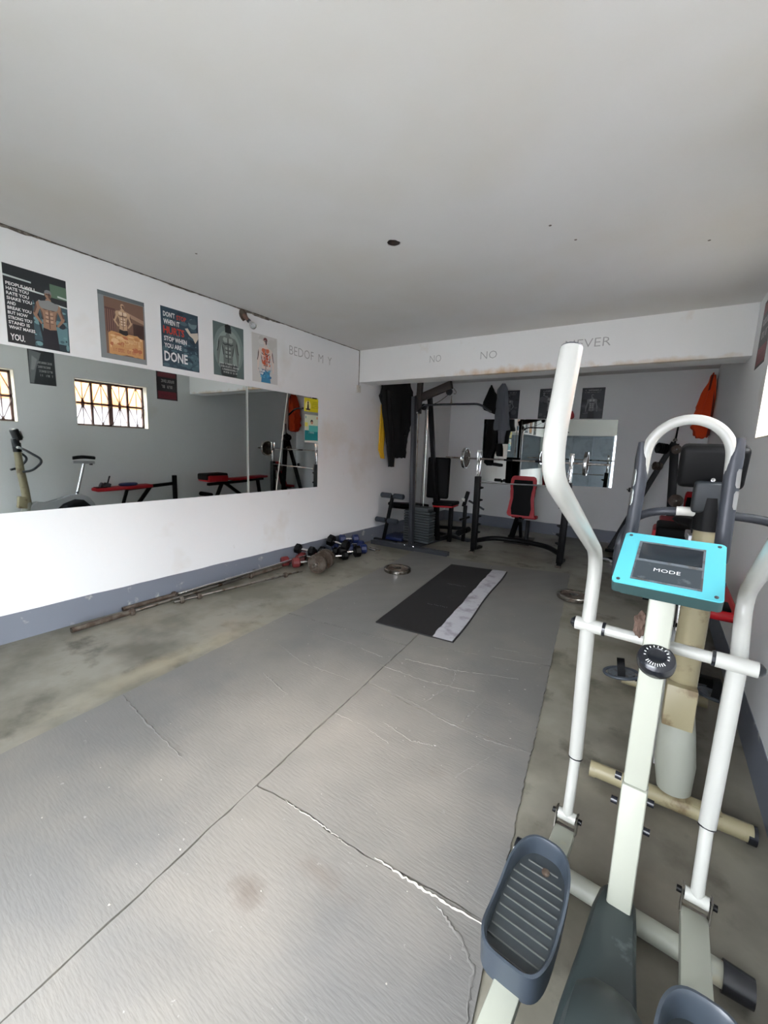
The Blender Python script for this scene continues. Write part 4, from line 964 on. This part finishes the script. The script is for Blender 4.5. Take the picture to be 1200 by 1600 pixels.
tr = wallgarment('black_trousers', 'black trousers hanging in front of the left end of the far mirror', 'back', [(2.10, -2.84, .11, .05, .03), (1.9, -2.83, .12, .06, .035), (1.7, -2.83, .12, .06, .035), (1.55, -2.84, .11, .06, .035), (1.38, -2.87, .07, .06, .035), (1.27, -2.86, .08, .06, .035), (1.22, -2.82, .06, .06, .03)], M['black_fabric'], 4, 8)
bm = BM(); garment(bm, [(1.66, -2.68, .05, .05, .03), (1.5, -2.66, .06, .05, .03), (1.41, -2.65, .05, .05, .02)], (1, 0, 0), (0, -1, 0), 3, 9); bmesh.ops.translate(bm, vec=(0, BW, 0), verts=bm.verts); obj('trouser_leg', bm, M['black_fabric'], tr, 60)
bm = BM(); box(bm, (-2.68, BW-.05, 1.24), (.19, .05, .06), Euler((0, .1, 0)), .02); obj('trouser_cuff', bm, M['black_fabric'], tr, 60)
bm = BM(); prism(bm, [(.445, 2.74), (.43, 2.62), (.40, 2.48), (.34, 2.34), (.315, 2.24), (.335, 2.14), (.31, 2.04), (.325, 1.98), (.33, 1.90), (.35, 1.82), (.42, 1.80), (.50, 1.81), (.525, 1.84), (.53, 2.1), (.53, 2.4), (.51, 2.62), (.49, 2.74)], (0, BW-.30, 0), (1, 0, 0), (0, 0, 1), (0, .24, 0)); bmesh.ops.bevel(bm, geom=bm.edges[:], offset=.03, segments=2, affect='EDGES')
oj = tag(obj('orange_jacket', bm, M['orange'], None, 60), 'orange jacket hanging in the far right corner above the bike', 'clothes', 'clothes hung at the back of the gym')
bm = BM(); prism(bm, [(.445, 2.70), (.47, 2.70), (.455, 2.50), (.43, 2.48)], (0, BW-.305, 0), (1, 0, 0), (0, 0, 1), (0, .01, 0)); obj('hood_opening', bm, M['orange_dark'], oj, 0)
bm = BM(); prism(bm, [(.50, 2.5), (.528, 2.3), (.528, 1.85), (.49, 1.82), (.505, 2.1)], (0, BW-.306, 0), (1, 0, 0), (0, 0, 1), (0, .01, 0)); obj('side_panel', bm, M['orange_dark'], oj, 0)
bm = BM(); prism(bm, [(-1.50, 2.11), (-1.38, 2.11), (-1.37, 2.18), (-1.41, 2.26), (-1.46, 2.25), (-1.50, 2.18)], (0, BW-.09, 0), (1, 0, 0), (0, 0, 1), (0, .08, 0)); bmesh.ops.bevel(bm, geom=bm.edges[:], offset=.015, segments=2, affect='EDGES')
rg = tag(obj('red_glove', bm, M['red'], None, 60), 'small red padded glove on top of the far mirror between two posters', 'glove')
bm = BM(); box(bm, (-1.43, BW-.093, 2.19), (.012, .008, .09), Euler((0, .3, 0))); obj('black_strap', bm, M['black'], rg, 0)
# ================================================================ CABLE MACHINE
g = thing('cable_machine', 'tall dark grey cable pull-down machine with a stack of weight blocks, at the back left', 'gym machine', (-2.95, 5.5, 0))
part('front_foot', M['darkgrey'], g, bar, (-3.62, 5.15, .03), (-2.36, 5.205, .03), .10, .055, .006)
part('base_rail', M['darkgrey'], g, bar, (-2.98, 5.2, .035), (-2.86, 6.75, .035), .07, .055, .006)
part('rear_foot', M['darkgrey'], g, bar, (-3.20, 6.55, .03), (-2.48, 6.30, .03), .09, .055, .006)
up = part('front_upright', M['darkgrey'], g, bar, (-2.992, 5.262, .06), (-3.055, 5.262, 2.23), .055, .085, .005, (0, 1, 0))
for z in (.1, 2.0): part('bolt', M['chrome'], up, lathe, [(0, 0), (.014, 0), (.012, .008), (0, .010)], (-2.97, 5.215, z), (0, -1, 0), 8)
for x in (-3.05, -2.90): part('foot_bolt', M['chrome'], g, lathe, [(0, 0), (.012, 0), (.010, .008), (0, .010)], (x, 5.17, .06), (0, 0, 1), 8)
part('tall_column', M['brown_steel'], g, bar, (-3.035, 5.36, 2.0), (-3.02, 5.36, 2.62), .075, .06, .004, (0, 1, 0))
part('rear_upright', M['black'], g, bar, (-2.86, 5.90, .05), (-2.985, 5.60, 2.26), .055, .075, .005, (0, 1, 0))
arm_ = part('top_arm', M['brown_steel'], g, bar, (-3.10, 5.40, 2.205), (-2.50, 5.30, 2.375), .055, .11, .005)
part('pulley', M['black_plastic'], arm_, lathe, [(0, -.012), (.045, -.012), (.04, 0), (.045, .012), (0, .012)], (-2.53, 5.30, 2.28), (0, 1, 0), 20)
part('pulley', M['black_plastic'], arm_, lathe, [(0, -.012), (.045, -.012), (.04, 0), (.045, .012), (0, .012)], (-2.98, 5.42, 2.10), (0, 1, 0), 20)
part('cable', M['black'], g, tube, fillet([(-2.53, 5.30, 2.25), (-2.70, 5.33, 2.15), (-2.95, 5.40, 2.09), (-2.96, 5.45, 2.0), (-2.965, 5.45, .62)], .08), .004, 6)
part('hook', M['steel'], arm_, tube, [(-2.46, 5.30, 2.32)] + [(-2.445+.018*math.cos(a), 5.30, 2.27+.022*math.sin(a)) for a in [PI*.5-PI*k/6 for k in range(9)]], .005, 8)
lb = part('pull_down_bar', M['black_plastic'], g, tube, fillet([(-3.02, 5.30, 2.00), (-2.92, 5.30, 2.115), (-2.08, 5.30, 2.110), (-1.92, 5.30, 2.00)], .08), .0145, 12)
part('bar_hanger', M['steel'], lb, tube, [(-2.49, 5.30, 2.23), (-2.49, 5.30, 2.18), (-2.49, 5.30, 2.115)], [.006, .006, .016], 8)
part('guide_rod', M['chrome'], g, tube, [(-2.935, 5.48, .55), (-2.945, 5.48, 2.14)], .009, 12)
part('guide_rod', M['steel'], g, tube, [(-3.085, 5.48, .55), (-3.095, 5.48, 2.14)], .009, 12)
bm = BM(); box2(bm, (-3.21, 5.415, .06), (-2.79, 5.585, .56)); obj('stack_core', bm, M['black'], g, 0)
M['rubber2'] = mat('grey_green_rubber', (60, 66, 68), .55)
for k in range(13):
    z = .09+k*.0405; hw = .225 if k < 12 else .16
    bm = BM(); box(bm, (-3.0+.03*(k == 12), 5.50, z+(.012 if k == 12 else 0)), (hw*2, .20, .033+(.03 if k == 12 else 0)), None, .012, 3)
    obj('weight_block', bm, M['rubber2'], g, 40)
bm = BM(); box(bm, (-2.965, 6.0, 1.04), (.36, .085, .66), Euler((-.04, 0, .30)), .03, 3); bk_ = obj('back_pad', bm, M['black_vinyl'], g)
bm = BM(); bar(bm, (-2.98, 6.06, .06), (-3.0, 6.10, 1.35), .06, .05, .004, (0, 1, 0)); obj('pad_post', bm, M['black'], g)
bm = BM(); box(bm, (-2.74, 5.86, .665), (.34, .34, .055), Euler((0, -.05, .1)), .02, 3); se = obj('seat', bm, M['black_vinyl'], g)
bm = BM(); box(bm, (-2.74, 5.86, .625), (.32, .32, .028), Euler((0, -.05, .1)), .01, 2); obj('seat_underside', bm, M['red'], se, 35, 'red underside')
bm = BM(); bar(bm, (-2.66, 5.9, .05), (-2.66, 5.9, .61), .06, .05, .004, (0, 1, 0)); bar(bm, (-2.92, 5.95, .25), (-2.42, 5.88, .30), .05, .05, .004); obj('seat_post', bm, M['black'], g)
bm = BM(); bar(bm, (-2.42, 5.88, .10), (-2.42, 5.88, .66), .05, .045, .004, (0, 1, 0)); tube(bm, [(-2.42, 5.72, .46), (-2.42, 6.05, .46)], .018, 10); obj('leg_lever', bm, M['black'], g)
for yy in (5.76, 6.0): 
    bm = BM(); tube(bm, [(-2.42, yy-.07, .26), (-2.42, yy+.07, .26)], .045, 16); obj('leg_roller', bm, M['black_vinyl'], g)
bm = BM(); bar(bm, (-2.52, 6.05, .62), (-2.46, 6.05, .86), .05, .05, .004, (0, 1, 0)); obj('press_handle', bm, M['black'], g)
bm = BM(); tube(bm, [(-2.44, 6.05, .72), (-2.30, 6.05, .66), (-2.20, 6.1, .60)], .016, 10); obj('press_grip', bm, M['darkgrey'], g)
bm = BM(); box(bm, (-2.52, 6.02, .725), (.05, .02, .05), None, .003); obj('tape_wrap', bm, M['white_tape'], g)

# ================================================================ SIT-UP BENCH
b = thing('sit_up_bench', 'small black sit-up bench with foam rollers beside the weight stack, left wall', 'bench', (-3.5, 5.5, 0))
part('foot', M['black'], b, bar, (-3.72, 5.34, .025), (-3.30, 5.34, .025), .06, .045, .005)
part('upright', M['black'], b, bar, (-3.55, 5.35, .04), (-3.41, 5.35, .76), .045, .045, .004, (0, 1, 0))
for (xc, z) in ((-3.41, .755), (-3.50, .355)):
    part('roller_bar', M['black'], b, tube, [(xc-.2, 5.34, z), (xc+.2, 5.34, z)], .012, 8)
    for s in (-1, 1): part('foam_roller', M['rubber'], b, tube, [(xc+s*.025, 5.34, z), (xc+s*.035, 5.34, z), (xc+s*.195, 5.34, z), (xc+s*.205, 5.34, z)], [.034, .042, .042, .034], 18)
bm = BM(); box(bm, (-3.36, 5.78, .58), (.27, .80, .055), Euler((-.10, 0, -.1)), .02, 3); obj('board', bm, M['black_vinyl'], b)
bm = BM(); bar(bm, (-3.45, 5.40, .58), (-3.35, 6.10, .47), .04, .04, .004); bar(bm, (-3.35, 6.1, .47), (-3.35, 6.2, .03), .04, .04, .004); obj('frame', bm, M['black'], b)
bm = BM(); box(bm, (-3.45, 5.62, .055), (.34, .42, .05), Euler((0, 0, .1)), .012, 2); tag(obj('blue_step_board', bm, M['blue'], None), 'flat dark blue board on the floor under the sit-up bench', 'board')

# ================================================================ SQUAT RACK AND BARBELL
sr = thing('squat_rack', 'black squat rack with chrome uprights and toothed posts, in the middle at the back', 'squat rack', (-1.58, 5.76, 0))
RZ = 1.385
for s, (x, y) in ((1, (-2.185, 5.74)), (-1, (-.985, 5.79))):
    lean = .03*s
    ps = part('post', M['black'], sr, bar, (x+.0, y, .04), (x-lean*.4, y, 1.13), .080, .075, .006, (0, 1, 0))
    part('chrome_upright', M['chrome'], sr, bar, (x-lean*.4, y, 1.12), (x-lean*.5, y, 1.36), .045, .045, .004, (0, 1, 0), label='chrome inner upright')
    bm = BM()
    for q in (-1, 1): bar(bm, (x-lean*.5, y+q*.030, 1.345), (x-lean*.5, y+q*.036, 1.51), .045, .006, .002, (0, 1, 0))
    bar(bm, (x-lean*.5, y-.032, 1.348), (x-lean*.5, y+.032, 1.348), .045, .008, .001); obj('bar_cradle', bm, M['chrome'], sr)
    for z in (1.16, 1.22, 1.28): part('adjustment_hole', M['black'], sr, lathe, [(0, -.001), (.007, -.001), (.007, .001), (0, .001)], (x-lean*.45, y-.0235, z), (0, -1, 0), 10)
    for z in (.28, .40, .52, .76, .94): 
        bm = BM(); prism(bm, [(0, 0), (.05, .022), (.05, .040), (.0, .048)], (x+s*.030, y-.012, z), (s, 0, 0), (0, 0, 1), (0, .024, 0)); obj('safety_tooth', bm, M['black'], sr, 0)
    bm = BM()
    for q in (-1, 1): bar(bm, (x+s*0, y, .05), (x-.01*q+.0, y-.10 if q < 0 else y+.32, .018), .05, .03, .004)
    obj('foot', bm, M['black'], sr)
    for q in (-.09,): part('foot_shoe', M['rust'], sr, box, (x, y+q, .014), (.075, .045, .026), None, .005)
part('safety_bar', M['chrome'], sr, tube, [(-2.14, 5.72, 1.045), (-1.03, 5.76, 1.075)], .011, 12)
part('curved_brace', M['black'], sr, tube, fillet([(-2.17, 5.76, .17), (-2.0, 6.02, .20), (-1.6, 6.08, .20), (-1.2, 6.0, .20), (-1.0, 5.80, .17)], .15), .036, 14)
bb = thing('barbell', 'loaded barbell resting across the squat rack', 'barbell', (-1.6, 5.75, RZ))
by = lambda x: 5.74+.05*(x+2.185)/1.2
pB = lambda x: Vector((x, by(x), RZ))
part('bar', M['steel'], bb, tube, [pB(-2.72), pB(-.52)], .0125, 14)
for s, x in ((-1, -2.405), (1, -.80)):
    part('weight_plate', M['rust'], bb, plate_bm, pB(x), (1, .04, 0), .145, .034)
    part('plate_rim', M['chrome'], bb, lathe, [(.136, -.020), (.152, -.020), (.155, 0), (.152, .020), (.136, .020), (.136, -.020)], pB(x), (1, .04, 0), 36)
    part('collar', M['steel'], bb, tube, [pB(x+s*.03), pB(x+s*.065)], .022, 14)
    part('inner_collar', M['steel'], bb, tube, [pB(x-s*.05), pB(x-s*.025)], .020, 14)
for s, x in ((-1, -1.78), (1, -1.36)): part('grip', M['black'], bb, tube, [pB(x-.06), pB(x+.06)], .0135, 12)

# ================================================================ BENCHES
def incline_bench(label, x, y, rot, sc=1.0, tiltv=.30):
    """back rest facing -y, seat toward -y... built at the origin then placed"""
    t = thing('incline_bench', label, 'bench', (0, 0, 0), 'red and black benches')
    tl = Euler((-tiltv, 0, 0)).to_matrix(); o_ = Vector((0, 0, .44))
    out = [(-.20, .64), (-.17, .68), (.17, .68), (.20, .64), (.21, .50), (.185, .42), (.175, .30), (.21, .12), (.225, .04), (.19, .0), (-.19, .0), (-.225, .04), (-.21, .12), (-.175, .30), (-.185, .42), (-.21, .50)]
    bm = BM(); prism(bm, out, o_, (1, 0, 0), tl @ Vector((0, 0, 1)), tl @ Vector((0, .06, 0))); bmesh.ops.bevel(bm, geom=bm.edges[:], offset=.012, segments=2, affect='EDGES'); bp = obj('backrest', bm, M['red'], t, 40)
    inn = [(x*1.1, y) for x, y in ((-.13, .61), (.13, .61), (.145, .50), (.13, .42), (.125, .30), (.145, .14), (.13, .03), (-.13, .03), (-.145, .14), (-.125, .30), (-.13, .42), (-.145, .50))]
    for q in (-.012, .062): 
        bm = BM(); prism(bm, inn, o_ + tl @ Vector((0, q, 0)), (1, 0, 0), tl @ Vector((0, 0, 1)), tl @ Vector((0, .012, 0))); obj('pad_centre', bm, M['black_vinyl'], bp, 40, 'black centre panel')
    bm = BM(); box(bm, (.04, .26, .42), (.40, .32, .06), Euler((-.1, 0, 0)), .02, 3); obj('seat', bm, M['red'], t)
    bm = BM(); bar(bm, (0, .05, .42), (0, .32, .05), .05, .05, .004); bar(bm, (-.03, -.02, .42), (-.10, -.12, .05), .07, .05, .004); bar(bm, (0, -.05, .39), (0, .34, .38), .05, .04, .004); bar(bm, (.12, .12, .38), (.12, .10, .04), .06, .05, .004, (0, 1, 0)); obj('frame', bm, M['black'], t)
    bm = BM(); bar(bm, (-.22, .34, .03), (.22, .34, .03), .05, .045, .004); obj('foot', bm, M['brown_steel'], t); bm = BM(); bar(bm, (-.2, -.12, .03), (.2, -.12, .03), .05, .045, .004); obj('foot', bm, M['brown_steel'], t)
    t.location = (x, y, 0); t.rotation_euler = (0, 0, rot); return t
ib = incline_bench('upright red bench back with black centre, standing behind the squat rack', -1.84, 6.82, 0.12, tiltv=.12)
ic = incline_bench('red and black incline bench in the far right corner, behind the bike console', .415, 7.42, 0, tiltv=-.45); ic.scale = (.42, .8, .97)
# flat red bench by the right wall
fb = thing('flat_bench', 'long narrow red bench by the right wall beyond the bike, seen in the mirror', 'bench', (.36, 3.6, 0), 'red and black benches')
bm = BM(); box(bm, (.355, 3.44, .615), (.25, .92, .06), Euler((.03, 0, 0)), .024, 3); bd = obj('board', bm, M['red'], fb)
bm = BM(); box(bm, (.355, 3.08, .640), (.16, .16, .012), Euler((.03, 0, 0)), .004); obj('scuffed_patch', bm, M['black_vinyl'], bd)
bm = BM(); bar(bm, (.36, 3.5, .585), (.36, 4.38, .645), .05, .05, .004); bar(bm, (.36, 3.9, .60), (.36, 3.52, .10), .05, .05, .004); bar(bm, (.36, 3.5, .58), (.36, 3.34, .06), .04, .04, .004); bar(bm, (.36, 3.50, .10), (.36, 4.4, .08), .05, .05, .004); obj('frame', bm, M['black'], fb)
bm = BM(); bar(bm, (.36, 4.37, .03), (.36, 4.37, .80), .055, .075, .005, (0, 1, 0)); obj('end_post', bm, M['black'], fb)
bm = BM(); bar(bm, (.15, 4.37, .03), (.50, 4.37, .03), .06, .05, .004); obj('foot', bm, M['black'], fb); bm = BM(); bar(bm, (.18, 3.36, .03), (.50, 3.36, .03), .06, .05, .004); obj('foot', bm, M['black'], fb)
t = thing('dumbbell', 'dark dumbbell standing on end on the red bench by the right wall', 'dumbbell', (.34, 3.17, .645))
part('head', M['rubber'], t, lathe, [(0, 0), (.05, 0), (.06, .01), (.06, .055), (.05, .065), (0, .065)], (.34, 3.17, .647), (0, .3, 1), 8)
part('handle', M['black'], t, tube, [(.34, 3.185, .70), (.34, 3.225, .83)], .012, 10)
part('side_plate', M['rubber'], t, lathe, [(0, 0), (.045, 0), (.05, .01), (.05, .04), (0, .05)], (.345, 3.11, .665), (0, -1, .4), 8)
bm = BM(); lathe(bm, [(0, 0), (.12, 0), (.135, .015), (.135, .032), (.12, .045), (0, .045)], (.35, 3.52, .648), (0, -.03, 1), 24); bmesh.ops.scale(bm, vec=(.8, 1.15, 1), space=Matrix.Translation((-.35, -3.52, 0)), verts=bm.verts); tag(obj('blue_cushion', bm, M['blue'], None, 50), 'flat blue round pad lying on the red bench by the right wall', 'cushion')
# second bench farther back along the right wall
sb = thing('weight_bench', 'black and red weight bench at the back right, behind the turquoise console', 'bench', (.2, 5.6, 0), 'red and black benches')
bm = BM(); box(bm, (.20, 5.10, .765), (.34, .50, .13), Euler((.02, 0, 0)), .03, 3); s_ = obj('head_pad', bm, M['black_vinyl'], sb)
bm = BM(); box(bm, (.20, 5.11, .725), (.40, .46, .13), None, .03, 2); obj('red_trim', bm, M['red'], s_)
bm = BM(); box(bm, (.20, 6.05, .70), (.28, 1.10, .05), Euler((.03, 0, 0)), .024, 3); obj('board', bm, M['red'], sb)
bm = BM(); bar(bm, (.2, 4.98, .60), (.2, 6.55, .66), .06, .05, .004); bar(bm, (.2, 5.3, .60), (.2, 5.05, .06), .06, .05, .004); bar(bm, (.2, 5.4, .6), (.2, 6.1, .1), .06, .05, .004); bar(bm, (.2, 6.4, .64), (.2, 6.5, .05), .06, .05, .004); obj('frame', bm, M['black'], sb)
bm = BM(); bar(bm, (0, 5.05, .03), (.42, 5.05, .03), .06, .05, .004); obj('foot', bm, M['black'], sb); bm = BM(); bar(bm, (0, 6.5, .03), (.42, 6.5, .03), .06, .05, .004); obj('foot', bm, M['black'], sb)
bm = BM(); tube(bm, [(.02, 4.93, .40), (.38, 4.93, .40)], .045, 16); obj('leg_roller', bm, M['black_vinyl'], sb)

# ================================================================ PLATE TREE
pt = thing('plate_tree', 'black A-shaped rack with a thin top peg and small weights, in the far right corner', 'weight rack', (0, 7.2, 0))
ax, ay = .12, 7.22
part('mast', M['black'], pt, bar, (ax, ay, 1.70), (ax+.08, ay+.0, .60), .105, .05, .005, (0, 1, 0))
part('slanting_leg', M['black'], pt, bar, (ax-.01, ay, 1.72), (-.52, ay, .06), .075, .045, .005, (0, 1, 0))
part('rear_leg', M['black'], pt, bar, (ax+.05, ay, .66), (ax+.02, ay-.05, .03), .04, .045, .005, (0, 1, 0))
part('rear_leg', M['black'], pt, bar, (ax+.12, ay, .66), (ax+.16, ay+.05, .03), .04, .045, .005, (0, 1, 0))
part('foot', M['black'], pt, bar, (-.58, ay, .03), (.34, ay, .03), .05, .045, .005)
part('top_peg', M['black'], pt, tube, [(ax, ay, 1.70), (ax+.012, ay, 1.97)], .012, 10)
part('peg_collar', M['steel'], pt, lathe, [(0, 0), (.025, 0), (.025, .02), (.012, .04), (0, .04)], (ax, ay, 1.74), (0, 0, 1), 12)
ORD = ('innermost', 'second from the mast', 'third from the mast', 'outermost')
def peg(p, d, n, R, m='rust', label=None):
    p = Vector(p); d = Vector(d).normalized()
    part('peg', M['chrome'], pt, tube, [p, p+d*(.05+.035*n)], .012, 10)
    for k in range(n):
        w = thing('small_weight_plate', label + (', ' + ('outermost' if k == n-1 else ORD[k]) if n > 1 else ''), 'weight plate', p+d*(.03+.034*k), 'small weights on the plate tree')
        part('plate', M[m], w, lathe, [(.012, 0), (R*.9, 0), (R, .008), (R, .022), (R*.9, .028), (.012, .028), (.012, 0)], p+d*(.03+.034*k), d, 20)
peg((ax-.06, ay-.03, 1.62), (-.9, -.5, .12), 4, .075, 'black', 'small black disc on upper left peg of the plate tree')
peg((ax-.10, ay-.03, 1.37), (-.9, -.5, .1), 3, .06, 'rust', 'small rusty disc on middle left peg of plate tree')
peg((ax+.02, ay-.03, 1.62), (.15, -1, .05), 1, .065, 'rust', 'small shiny disc on the front of the plate tree mast')
peg((ax+.10, ay-.03, .90), (.1, -1, .05), 2, .09, 'rust', 'rusty disc low on the front of the plate tree')
peg((ax-.43, ay-.03, 1.0), (-.9, -.4, .1), 1, .035, 'black', 'tiny black disc on the lowest left peg of the plate tree')

# ================================================================ DUMBBELLS AND BARS ALONG THE LEFT WALL
def dumbbell(label, m, R=.052, L_=.075, grip=.10, facets=8, group='vinyl dumbbells heaped by the left wall', hm='chrome'):
    R *= 1.12; L_ *= 1.08; t = thing('dumbbell', label, 'dumbbell', (0, 0, 0), group)
    part('handle', M[hm], t, tube, [(-grip/2-.02, 0, 0), (0, 0, 0), (grip/2+.02, 0, 0)], [.014, .016, .014], 12)
    for s in (-1, 1): part('head', M[m], t, lathe, [(0, grip/2*1), (R*.72, grip/2), (R, grip/2+.014), (R, grip/2+L_-.014), (R*.72, grip/2+L_), (0, grip/2+L_)], (0, 0, 0), (s, 0, 0), facets, smooth=20)
    return t
def put(t, x, y, z, rz, ry=0): t.location = (x, y, z+.007); t.rotation_euler = (0, ry, rz)
red0 = dumbbell('maroon dumbbell at the near end of the heap, touching the skirting', 'maroon', .055, .09, .10, 12); put(red0, -3.675, 3.50, .054, 1.2)
dup(red0, (-3.49, 3.52, .069), (0, 0, .9), 'maroon dumbbell in front, beside the rusty loaded dumbbell')
dup(red0, (-3.60, 3.72, .069), (0, 0, .5), 'maroon dumbbell lying between the two nearest black ones')
bk0 = dumbbell('black dumbbell with chrome grip resting on the maroon ones, nearest of the black', 'black', .058, .07, .11, 8); put(bk0, -3.62, 3.66, .165, .35, .1)
dup(bk0, (-3.62, 3.93, .065), (0, 0, .2), 'black dumbbell on the floor behind the rusty plates')
dup(bk0, (-3.62, 4.12, .065), (0, 0, .5), 'black dumbbell wedged in the middle of the heap')
bg = dumbbell('big black dumbbell on top of the heap with bright chrome grip', 'black', .072, .085, .13, 8); put(bg, -3.50, 4.17, .185, .25, .22)
dup(bk0, (-3.37, 4.02, .065), (0, 0, 1.1), 'black dumbbell on the floor in front of the blue ones')
dup(bg, (-3.36, 4.24, .081), (0, 0, 1.0), 'large black dumbbell lying on the floor right of the heap')
bl0 = dumbbell('blue dumbbell against the skirting at the far end of the heap', 'blue', .062, .085, .10, 10); put(bl0, -3.64, 4.42, .062, .5)
dup(bl0, (-3.60, 4.52, .175), (0, 0, .9), 'blue dumbbell lying on top of the other blue ones')
dup(bl0, (-3.42, 4.48, .069), (0, 0, .8), 'blue dumbbell on the floor at the outer far end of the heap')
dup(bl0, (-3.60, 4.66, .069), (0, 0, .3), 'blue dumbbell farthest along the skirting')
t = thing('loaded_dumbbell', 'rusty dumbbell bar with two worn iron plates in front of the heap', 'dumbbell', (-3.28, 3.6, .1))
pa, pb = Vector((-3.16, 3.32, .122)), Vector((-3.33, 3.82, .122)); dd = (pb-pa).normalized()
part('bar', M['steel'], t, tube, [pa, pb], .013, 12)
for f, R in ((.24, .116), (.62, .118), (.72, .118)): part('plate', M['rust'], t, plate_bm, pa.lerp(pb, f), dd, R, .030)
for f in (.14, .84): part('nut', M['chrome'], t, tube, [pa.lerp(pb, f-.025), pa.lerp(pb, f+.025)], .021, 8)
def long_bar(label, a, b_, r, ends, m='steel', cols=(), sleeve='rust'):
    a = Vector(a); b_ = Vector(b_); d = (b_-a).normalized(); L_ = (b_-a).length
    t = thing('barbell_bar', label, 'barbell', a, 'bare barbell bars along the left wall')
    part('shaft', M[m], t, tube, [a, b_], r, 12)
    for (f0, f1, rr) in ends: part('sleeve', M[sleeve], t, tube, [a.lerp(b_, f0), a.lerp(b_, f1)], rr, 14)
    for (f, rr) in cols: part('collar', M['rust'], t, lathe, [(0, -.018), (rr*.8, -.018), (rr, -.01), (rr, .01), (rr*.8, .018), (0, .018)], a.lerp(b_, f), d, 14)
long_bar('thick dark bar reaching nearest to us, with a rusty sleeve', (-3.585, 1.14, .027), (-3.66, 3.30, .032), .0145, [(0, .2, .022), (.80, 1, .022)], cols=[(.205, .034), (.79, .034)])
long_bar('dark bar lying closest to the skirting', (-3.715, 1.56, .027), (-3.722, 3.38, .030), .0145, [(0, .24, .020), (.78, 1, .020)], 'brown_steel', cols=[(.25, .032), (.77, .032)])
long_bar('bright chrome bar resting slantwise on the others up to the dumbbells', (-3.655, 2.02, .05), (-3.60, 3.66, .10), .0135, [(.30, .34, .018), (.86, .9, .02)], 'chrome', sleeve='chrome')
long_bar('thin short bar with star collars lying outermost on the concrete', (-3.55, 1.92, .024), (-3.345, 3.34, .030), .0115, [], cols=[(.05, .032), (.16, .03), (.84, .03)])
t = thing('loose_grip_handle', 'small chrome triangle handle on the floor before the cable machine', 'handle', (-3.38, 4.80, .01))
part('frame', M['steel'], t, tube, fillet([(-3.46, 4.84, .014), (-3.40, 4.76, .014), (-3.27, 4.74, .014), (-3.24, 4.82, .014), (-3.36, 4.86, .014), (-3.46, 4.84, .014)], .03), .009, 8)
part('grip', M['chrome'], t, tube, [(-3.40, 4.762, .016), (-3.28, 4.742, .016)], .014, 10)
# small weight and roller on the right wall floor behind the elliptical
t = thing('floor_plate', 'thin chrome-edged plate leaning low behind the bike handle at the back', 'weight plate', (-.43, 7.0, 0))
part('plate', M['chrome'], t, lathe, [(.015, 0), (.13, 0), (.14, .008), (.14, .02), (.13, .026), (.015, .026), (.015, 0)], (-.43, 6.6, .003), (0, 0, 1), 32)
